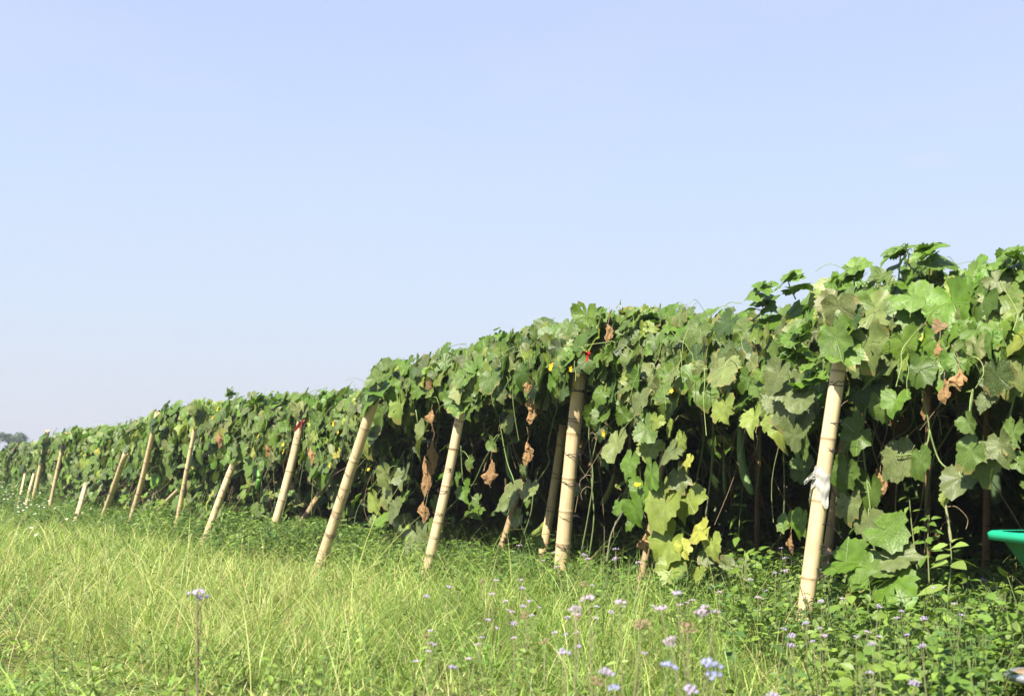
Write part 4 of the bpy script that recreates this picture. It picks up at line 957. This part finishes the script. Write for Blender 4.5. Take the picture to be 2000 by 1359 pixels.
# ------------------------------------------------------------------ small flowers
def floss_mesh(col, n=7, seed=1, rr=.0105):
    rs = random.Random(seed); a = Acc()
    for k in range(n):
        an = k * 2.4; q = .0105 * math.sqrt(k); c = np.array((q * math.cos(an) * 1.1, q * math.sin(an) * 1.1, rs.uniform(-.003, .004) - q * .25))
        a.blob(c, rr * .62, np.array(col) * rs.uniform(.85, 1.1), 7, 4, .8)
        V, F = [], []                                    # a brush of fine threads over each button
        for j in range(16):
            t = rs.uniform(0, 6.28); el = rs.uniform(.1, 1.4); d = np.array((math.cos(t) * math.cos(el), math.sin(t) * math.cos(el), math.sin(el))); e = np.array((-math.sin(t), math.cos(t), 0)) * .0011
            p = c + d * rr * .5; V += [p - e, p + e, c + d * rr * rs.uniform(.9, 1.25)]; F.append((3 * j, 3 * j + 1, 3 * j + 2))
        a.add(V, F, np.array(col) * rs.uniform(.95, 1.15))
    return a
def floss_proto(col, seed, h=.34, heads=1, thick=1.0, name="floss_flower"):
    rs = random.Random(seed); root = empty(name, (0, 0, 0)); sa = Acc(); la = Acc(); hm = None
    main = smooth_path([(0, 0, -h), (rs.uniform(-.02, .02), rs.uniform(-.02, .02), -h * .5), (0, 0, -.004)], 5); sa.tube(main, np.linspace(.0036, .002, len(main)) * thick, (.24, .22, .12) if thick == 1 else (.24, .16, .13), 6)
    tips = [np.array((0, 0, 0.0))]
    for k in range(heads - 1):
        an = rs.uniform(0, 6.28); tp = np.array((math.cos(an) * rs.uniform(.014, .03), math.sin(an) * .02, rs.uniform(-.035, -.008))); j = main[-6 if len(main) > 7 else 1]; sa.tube(smooth_path([j, (j + tp) / 2 + np.array((0, 0, -.008)), tp], 4), .0014, (.24, .24, .12), 5); tips.append(tp)
    sa.build("stem", M_stem, root)
    for i, tp in enumerate(tips):
        o = floss_mesh(col, rs.randint(5, 9), seed + i).build("flower_head", M_petal, root); o.location = [float(v) for v in tp]
    m = 6; an = np.array([rs.uniform(0, 6.28) for _ in range(m)]); zz = -h * np.linspace(.25, .85, m); P = np.stack([0 * zz, 0 * zz, zz], -1); out = np.stack([np.cos(an), np.sin(an), .2 + 0 * an], -1); L = np.linspace(.02, .045, m)
    ovate(la, P, np.array([0, 0, 1.0]) + 0 * P + rng.normal(0, .2, P.shape), out, L, L * .6, np.tile(np.array(W_A), (m, 1))); la.build("foliage", M_weed, root)
    return root
LIL, PINK, BLUE, DRY = (.58, .48, .74), (.62, .49, .66), (.46, .46, .85), (.42, .29, .20)
PROT = {}
def proto(key, col, seed, h, heads, thick=1.0):
    PROT[key] = [col, seed, h, heads, None, thick]
for key, c, sd, h, hd in (('l1', LIL, 1, .34, 1), ('l2', LIL, 2, .34, 2), ('p1', PINK, 3, .34, 1), ('p3', PINK, 4, .34, 3), ('b1', BLUE, 5, .40, 1), ('b3', BLUE, 6, .40, 3), ('d2', DRY, 7, .40, 2)): proto(key, c, sd, h, hd)
proto('x2', LIL, 11, .40, 2, 1.25)
G_FL = "lilac floss flowers in the grass"
def flower(x, y, key, z, px, label, rise=None, depth=None):
    p = at_height(x, y, z) if depth is None else at_depth(x, y, depth)
    if depth is None and t_of(p) > .35: p = at_row(x, y, .2)
    pr = PROT[key]; sc = max(.42, px * p[1] / FPX / .044)
    if pr[4] is None: pr[4] = floss_proto(*pr[:4], pr[5]); o = pr[4]
    else: o = copy_thing(pr[4], (0, 0, 0))
    gz = float(ground_z(p[0], p[1])); h = pr[2] * sc
    o.location = [float(v) for v in p]; o.rotation_euler = (rng.normal(0, .10), rng.normal(0, .10), rng.uniform(0, 6.28)); zs = max(.6, (p[2] - gz + .03) / pr[2]) ; o.scale = (sc, sc, zs if zs < 1.25 * sc else zs)
    # keep the head round: the stem alone takes the extra height
    o.scale = (sc, sc, sc)
    for ch in o.children:
        if ch.name.split('.')[0] in ("stem", "foliage"): ch.scale = (1, 1, max(.3, (p[2] - gz + .02) / (pr[2] * sc)))
    tag(o, label, "flower", G_FL)
FG = [(385, 1154, 'x2', 24, "lone floss flower on a tall purple stem standing in the grass at the left", 3.4), (1150, 1166, 'p1', 24, "blurred pale lilac floss flower highest of the near clump below the tall upright pole", 3.0), (1125, 1184, 'p3', 17, "pinkish floss flower cluster beside a brown faded head, below the tall upright pole", 2.9), (1210, 1174, 'p1', 20, "pale floss flower seen half from the side, right of the highest near one", 3.1), (1320, 1157, 'l1', 22, "lilac floss flower nearest the foot of the yellowing vine", 3.3), (1290, 1186, 'p1', 22, "flat topped pale floss flower on a long straight stem", 2.9), (1376, 1184, 'p3', 18, "pair of pale floss flowers on a slanting stem, right of the yellowing vine's foot", 3.0), (1398, 1193, 'l1', 17, "small lilac floss flower right beside the pale pair", 3.0),
      (1256, 1212, 'd2', 22, "faded brown floss flower head with a few pale tufts left", 2.8), (1342, 1218, 'd2', 22, "fully withered brown floss flower head", 2.9), (1312, 1245, 'p3', 16, "pale floss flower above a brown spent head in the lower middle", 2.8), (1102, 1273, 'l1', 24, "lilac floss flower tilted to the left in the lower middle", 2.7), (1306, 1296, 'b1', 24, "blue violet floss flower near the lower edge, left of the big blue cluster", 2.6), (1384, 1291, 'b3', 26, "big cluster of blue violet floss flowers near the lower edge", 2.5), (1345, 1341, 'l2', 20, "lilac floss flower pair at the lower edge below the big blue cluster", 2.5), (1182, 1308, 'l2', 20, "lilac floss flower pair left of centre near the lower edge", 2.6), (1200, 1340, 'b1', 17, "small blue floss flower seen from the side at the lower edge", 2.5), (1166, 1323, 'd2', 16, "small faded floss flower just below the lilac pair", 2.6), (1508, 1354, 'l2', 18, "lilac floss flower at the very lower edge, right of the others", 2.6)]
for x, y, key, px, lab, dp in FG: flower(x, y, key, .4, px, lab, depth=dp)
MID = [(410, 233), (485, 235), (620, 232), (625, 275), (535, 350), (550, 400), (570, 410), (670, 350), (630, 375), (640, 420), (725, 385), (680, 430), (445, 455), (585, 470), (810, 525), (875, 535), (930, 525), (115, 515), (90, 540), (120, 585), (145, 592), (105, 630), (40, 685), (240, 715), (380, 590), (400, 553), (585, 555), (760, 565), (945, 600), (820, 80), (745, 125), (825, 160), (970, 50), (970, 90), (995, 115), (1020, 262), (970, 245), (1040, 380), (1120, 407), (1040, 445), (1195, 382), (615, 40), (1150, 60), (1150, 110), (1280, 135), (1290, 215), (1730, 300), (1980, 290), (1900, 230), (1945, 330), (1360, 378), (1510, 370), (1310, 640), (880, 440), (940, 430), (1550, 360), (1580, 345), (220, 270), (90, 320), (460, 310), (490, 500), (330, 670), (850, 620)]
for i, (a, b) in enumerate(MID):
    flower(800 + a * .35, 1050 + b * .35, ('l1', 'p1', 'l1', 'l2', 'p1')[i % 5] if i % 9 else 'd2', .30, 7.5 + (i * 7 % 5), "small lilac floss flower in the grass before the tall upright pole, one of many")
RGT = [(70, 570), (95, 620), (125, 580), (90, 690), (40, 700), (130, 650), (320, 590), (360, 600), (265, 655), (320, 655), (340, 680), (280, 720), (195, 830), (395, 838), (285, 850), (85, 1000), (205, 965), (280, 995), (300, 1035), (130, 1030), (240, 1065), (125, 1085), (470, 1040), (530, 1015), (555, 1075), (590, 1040), (585, 875), (710, 905), (685, 940), (825, 940), (745, 1030), (825, 1085), (1030, 925), (990, 865), (1145, 735), (880, 780), (740, 690), (625, 695), (795, 470), (780, 1280), (540, 1230)]
for i, (a, b) in enumerate(RGT):
    flower(1500 + a * .367, 860 + b * .367, ('l1', 'l2', 'l1', 'p1', 'l2')[i % 5], .36 if b > 500 else .5, 7 + (i * 5 % 4), "small lilac floss flower among the leafy weeds at the right, one of many")
def daisy_proto():
    a = Acc()
    for k in range(8):
        t = k * math.pi / 4; d = np.array((math.cos(t), math.sin(t), 0)); e = np.array((-math.sin(t), math.cos(t), 0)) * .006
        a.add([d * .006, d * .014 - e, d * .026, d * .014 + e + np.array((0, 0, .002))], [(0, 1, 2), (0, 2, 3)], (.82, .82, .78))
    a.blob((0, 0, .002), .0085, (.65, .45, .06), 8, 4, .6); a.tube([(0, 0, -.45), (.01, .005, -.2), (0, 0, 0)], .0022, (.17, .24, .08), 5)
    return a.build("white_wildflower", M_petal)
_d = None
DAI = [(7, 941), (18, 946), (12, 955), (22, 957), (28, 950), (33, 945), (25, 964), (20, 970), (8, 974), (40, 953), (15, 974), (31, 949), (43, 959), (28, 985), (38, 978), (35, 990), (47, 982), (36, 999), (57, 976), (60, 985), (72, 985), (78, 962), (84, 953), (99, 942), (82, 986), (86, 990), (95, 978), (100, 945), (68, 1003), (45, 996), (13, 966), (6, 966), (31, 968), (107, 992), (99, 968), (130, 1013), (177, 993), (160, 1001), (61, 1030), (70, 1044), (31, 1043), (88, 975), (76, 988), (52, 990), (41, 985), (11, 960), (24, 952), (4, 950)]
for i, (x, y) in enumerate(DAI):
    dp = float(np.interp(y, [938, 950, 975, 1000, 1046], [30, 27, 22, 17.5, 12.5])) * rng.uniform(.96, 1.04); p = at_depth(x, y, dp)
    if t_of(p) > -.3: p = at_row(x, y, -.55 - rng.random() * .5)
    if _d is None: _d = daisy_proto(); o = _d
    else: o = _d.copy(); COL.objects.link(o)
    o.location = [float(v) for v in p]; sc = 3.4 * p[1] / FPX / .05; sc = max(sc, .8); o.scale = (sc, sc, 1.0); o.rotation_euler = (.5 + rng.normal(0, .2), rng.normal(0, .25), 0)
    tag(o, "tiny white wildflower in the patch around the far left poles, one of many", "flower", "white wildflowers at the far left")

# ------------------------------------------------------------------ wheelbarrow at the right edge
def wheelbarrow():
    ctr = at_depth(2172, 1140, 5.1); g = float(ground_z(ctr[0], ctr[1])); ctr[2] = g
    root = empty("wheelbarrow", ctr, rad(4)); tag(root, "wheelbarrow with a green plastic tray, cut off by the right edge", "wheelbarrow")
    GREEN = (.006, .17, .075); mt = plain_material("tray_plastic", .35, .5, noise=.12, nscale=9); mr = plain_material("rim_plastic", .4, .5, noise=.08, nscale=14)
    ms = plain_material("worn_steel", .45, .5, noise=.4, bump=.2, metal=.6, nscale=25); mru = plain_material("rusty_steel", .85, .2, noise=.5, bump=.6, nscale=40); mb = plain_material("rubber", .8, .2, noise=.2)
    def rr(hx, hy, r, z, n=7, cx=0):
        o = []
        for sx, sy, a0 in ((1, 1, 0), (-1, 1, 90), (-1, -1, 180), (1, -1, 270)):
            for k in range(n): t = rad(a0 + 90 * k / (n - 1)); o.append((cx + sx * (hx - r) + r * math.cos(t), sy * (hy - r) + r * math.sin(t), z))
        return o
    def loft(rings, closed_bottom=True):
        V = [v for r in rings for v in r]; m = len(rings[0]); F = []
        for i in range(len(rings) - 1):
            for j in range(m): k = (j + 1) % m; F += [(i * m + j, i * m + k, (i + 1) * m + k), (i * m + j, (i + 1) * m + k, (i + 1) * m + j)]
        if closed_bottom:
            V.append(tuple(np.mean(rings[-1], 0))); 
            for j in range(m): F.append(((len(rings) - 1) * m + j, (len(rings) - 1) * m + (j + 1) % m, len(V) - 1))
        return V, F
    zt = .632; a = Acc()
    outer = [rr(.40, .30, .11, zt, cx=0), rr(.385, .285, .10, zt - .02, cx=0), rr(.345, .245, .09, zt - .14, cx=.03), rr(.275, .19, .08, zt - .35, cx=.06), rr(.23, .16, .07, zt - .38, cx=.07)]
    V, F = loft(outer); a.add(V, F, GREEN)
    inner = [rr(.38, .28, .10, zt + .002), rr(.335, .235, .085, zt - .13, cx=.03), rr(.265, .18, .07, zt - .34, cx=.06)]
    V, F = loft(inner); a.add(V, F, (.012, .26, .13)); a.build("tray", mt, root)
    a = Acc(); loop = rr(.415, .315, .12, zt + .004, 9); loop.append(loop[0]); prof_ = []
    rings = [rr(.385, .285, .105, zt + .012), rr(.425, .325, .125, zt + .014), rr(.438, .338, .13, zt + .004), rr(.436, .336, .13, zt - .026), rr(.425, .325, .125, zt - .028), rr(.40, .30, .11, zt - .006)]
    V, F = loft(rings, False); a.add(V, F, (.012, .38, .20)); a.build("rim", mr, root)
    a = Acc()
    for sy in (-1, 1): a.tube(smooth_path([(-.34, sy * .06, .17), (-.1, sy * .16, .30), (.3, sy * .22, .30), (.85, sy * .26, .55)], 6), .016, (.30, .32, .34), 10)
    a.tube([(.1, -.2, .30), (.1, .2, .30)], .012, (.30, .32, .34), 8); a.build("frame", ms, root)
    for sy in (-1, 1):
        a = Acc(); a.tube(smooth_path([(.25, sy * .21, .30), (.30, sy * .23, .02), (.42, sy * .23, .02), (.45, sy * .22, .30)], 6), .012, (.30, .32, .34), 8); a.build("leg", ms, root)
    w = empty("wheel", (-.20, 0, .17)); w.parent = root
    a = Acc(); t = np.linspace(0, 2 * math.pi, 33); a.tube(np.stack([.14 * np.cos(t), 0 * t, .14 * np.sin(t)], -1), .032, (.03, .03, .03), 10); a.build("tyre", mb, w)
    a = Acc(); a.tube([(0, -.025, 0), (0, .025, 0)], .11, (.32, .20, .13), 24); a.tube([(0, -.06, 0), (0, .06, 0)], .016, (.3, .3, .3), 10); a.build("hub", mru, w)
    # grey dished foot plate on a rusty upright, in front of the tray
    c = at_depth(2036, 1318, 4.45); base = empty("metal_stand", (c[0], c[1], float(ground_z(c[0], c[1])))); tag(base, "grey round metal plate heaped with dirt on a rusty stem, in the lower right corner", "metal stand")
    zt = c[2] - base.location.z; a = Acc(); n = 36
    rings = [[(r * math.cos(2 * math.pi * k / n), r * math.sin(2 * math.pi * k / n), z) for k in range(n)] for r, z in ((.100, zt + .004), (.118, zt + .012), (.134, zt + .004), (.138, zt - .008), (.130, zt - .020), (.06, zt - .024), (.03, zt - .03))]
    V, F = loft(rings, True); a.add(V, F, (.36, .38, .41)); a.build("plate", ms, base)
    a = Acc(); V = []; F = []; rs = random.Random(3)
    for i in range(6):
        for k in range(20): r = .112 * i / 5; t = 2 * math.pi * k / 20; V.append((r * math.cos(t), r * math.sin(t), zt + .004 + .018 * (1 - (i / 5) ** 2) + rs.uniform(-.004, .006)))
    for i in range(5):
        for k in range(20): j = (k + 1) % 20; F += [(i * 20 + k, (i + 1) * 20 + k, (i + 1) * 20 + j), (i * 20 + k, (i + 1) * 20 + j, i * 20 + j)]
    a.add(V, F, (.25, .18, .12)); a.build("dirt", plain_material("dry_dirt", .95, .1, noise=.5, bump=.8, nscale=60), base)
    a = Acc(); a.tube([(0, 0, -.1), (0, 0, zt * .5), (0, 0, zt - .02)], .034, (.22, .12, .07), 14); a.tube(smooth_path([(.03, .02, zt), (.06, .03, zt + .05), (.10, .04, zt + .09)], 4), .022, (.10, .085, .08), 10); a.build("upright", mru, base)
wheelbarrow()

# ------------------------------------------------------------------ trees beyond the field
def tree(px, top_px, w_px, depth, label, seed, dens=1.0, lean=0):
    rs = np.random.default_rng(seed); top = at_depth(px, top_px, depth); g = float(ground_z(top[0], top[1])); H = top[2] - g; W = w_px * depth / FPX
    root = empty("distant_tree", (top[0], top[1], g)); tag(root, label, "tree", "trees beyond the field")
    ta = Acc(); ta.tube(smooth_path([(0, 0, -.2), (.1, .05, H * .3), (.05, 0, H * .6), (0, 0, H * .85)], 5), np.linspace(H * .03, H * .008, 16), (.16, .12, .09), 9)
    cl = []
    for k in range(int(15 * dens)):
        an = rs.uniform(0, 6.28); rr = W * .5 * rs.uniform(.15, .85) ; z = H * rs.uniform(.42, .94); rr *= (1.15 - .9 * max(0, z / H - .55)); c = np.array((math.cos(an) * rr + lean * z / H, math.sin(an) * rr, z)); cl.append((c, W * rs.uniform(.10, .2)))
        ta.tube(smooth_path([(0.03, 0, H * rs.uniform(.25, .5)), c * np.array((.5, .5, .85)), c], 4), np.linspace(H * .009, H * .003, 9), (.16, .12, .09), 6)
    ta.build("trunk", M_bark, root)
    ca = Acc(); P = []
    for c, r in cl:
        n = int(230 * dens); d = rs.normal(0, 1, (n, 3)); d /= np.linalg.norm(d, axis=1)[:, None]; P.append(c + d * r * rs.uniform(.25, 1.1, (n, 1)) ** .6 * np.array((1, 1, .75)))
    P = np.concatenate(P); n = len(P); N = rs.normal(0, 1, (n, 3)) + np.array((0, 0, .5)); T = rs.normal(0, 1, (n, 3)); ln = rs.uniform(.18, .38, n) * W / 4.5
    ovate(ca, P, N, T, ln, ln * .6, np.array((.055, .10, .035)) * rs.normal(1, .2, (n, 1)).clip(.5, 1.6)); ca.build("crown", M_far_leaf, root)
tree(30, 834, 62, 150, "tallest hazy tree with a loose open crown beyond the far left end", 3)
tree(-8, 852, 40, 165, "lower hazy tree at the very left edge beside the tall loose crowned one", 5, .8)
tree(74, 848, 34, 170, "small hazy tree top just right of the tall loose crowned tree", 8, .7)
tree(114, 845, 26, 160, "small hazy tree top showing between the two far cut pole ends", 9, .7)
tree(-60, 838, 70, 180, "hazy tree outside the picture left of the others", 12, .8)

# ------------------------------------------------------------------ thin morning haze over the whole field
def haze():
    x0, x1, y0, y1, z0, z1 = -140, 60, -20, 230, -1.2, 13
    V = [(x, y, z) for z in (z0, z1) for y in (y0, y1) for x in (x0, x1)]
    F = [(0, 2, 3), (0, 3, 1), (4, 5, 7), (4, 7, 6), (0, 1, 5), (0, 5, 4), (2, 6, 7), (2, 7, 3), (0, 4, 6), (0, 6, 2), (1, 3, 7), (1, 7, 5)]
    m, n, l, out = mat_new("haze_air"); v = n.new("ShaderNodeVolumePrincipled"); v.inputs["Density"].default_value = .0011; v.inputs["Color"].default_value = (.86, .89, .95, 1); v.inputs["Anisotropy"].default_value = .2; l.new(v.outputs[0], out.inputs["Volume"])
    o = np_mesh("haze", V, F, m, smooth=False); tag(o, kind="stuff", label="thin pale haze in the air over the field", cat="haze")
haze()
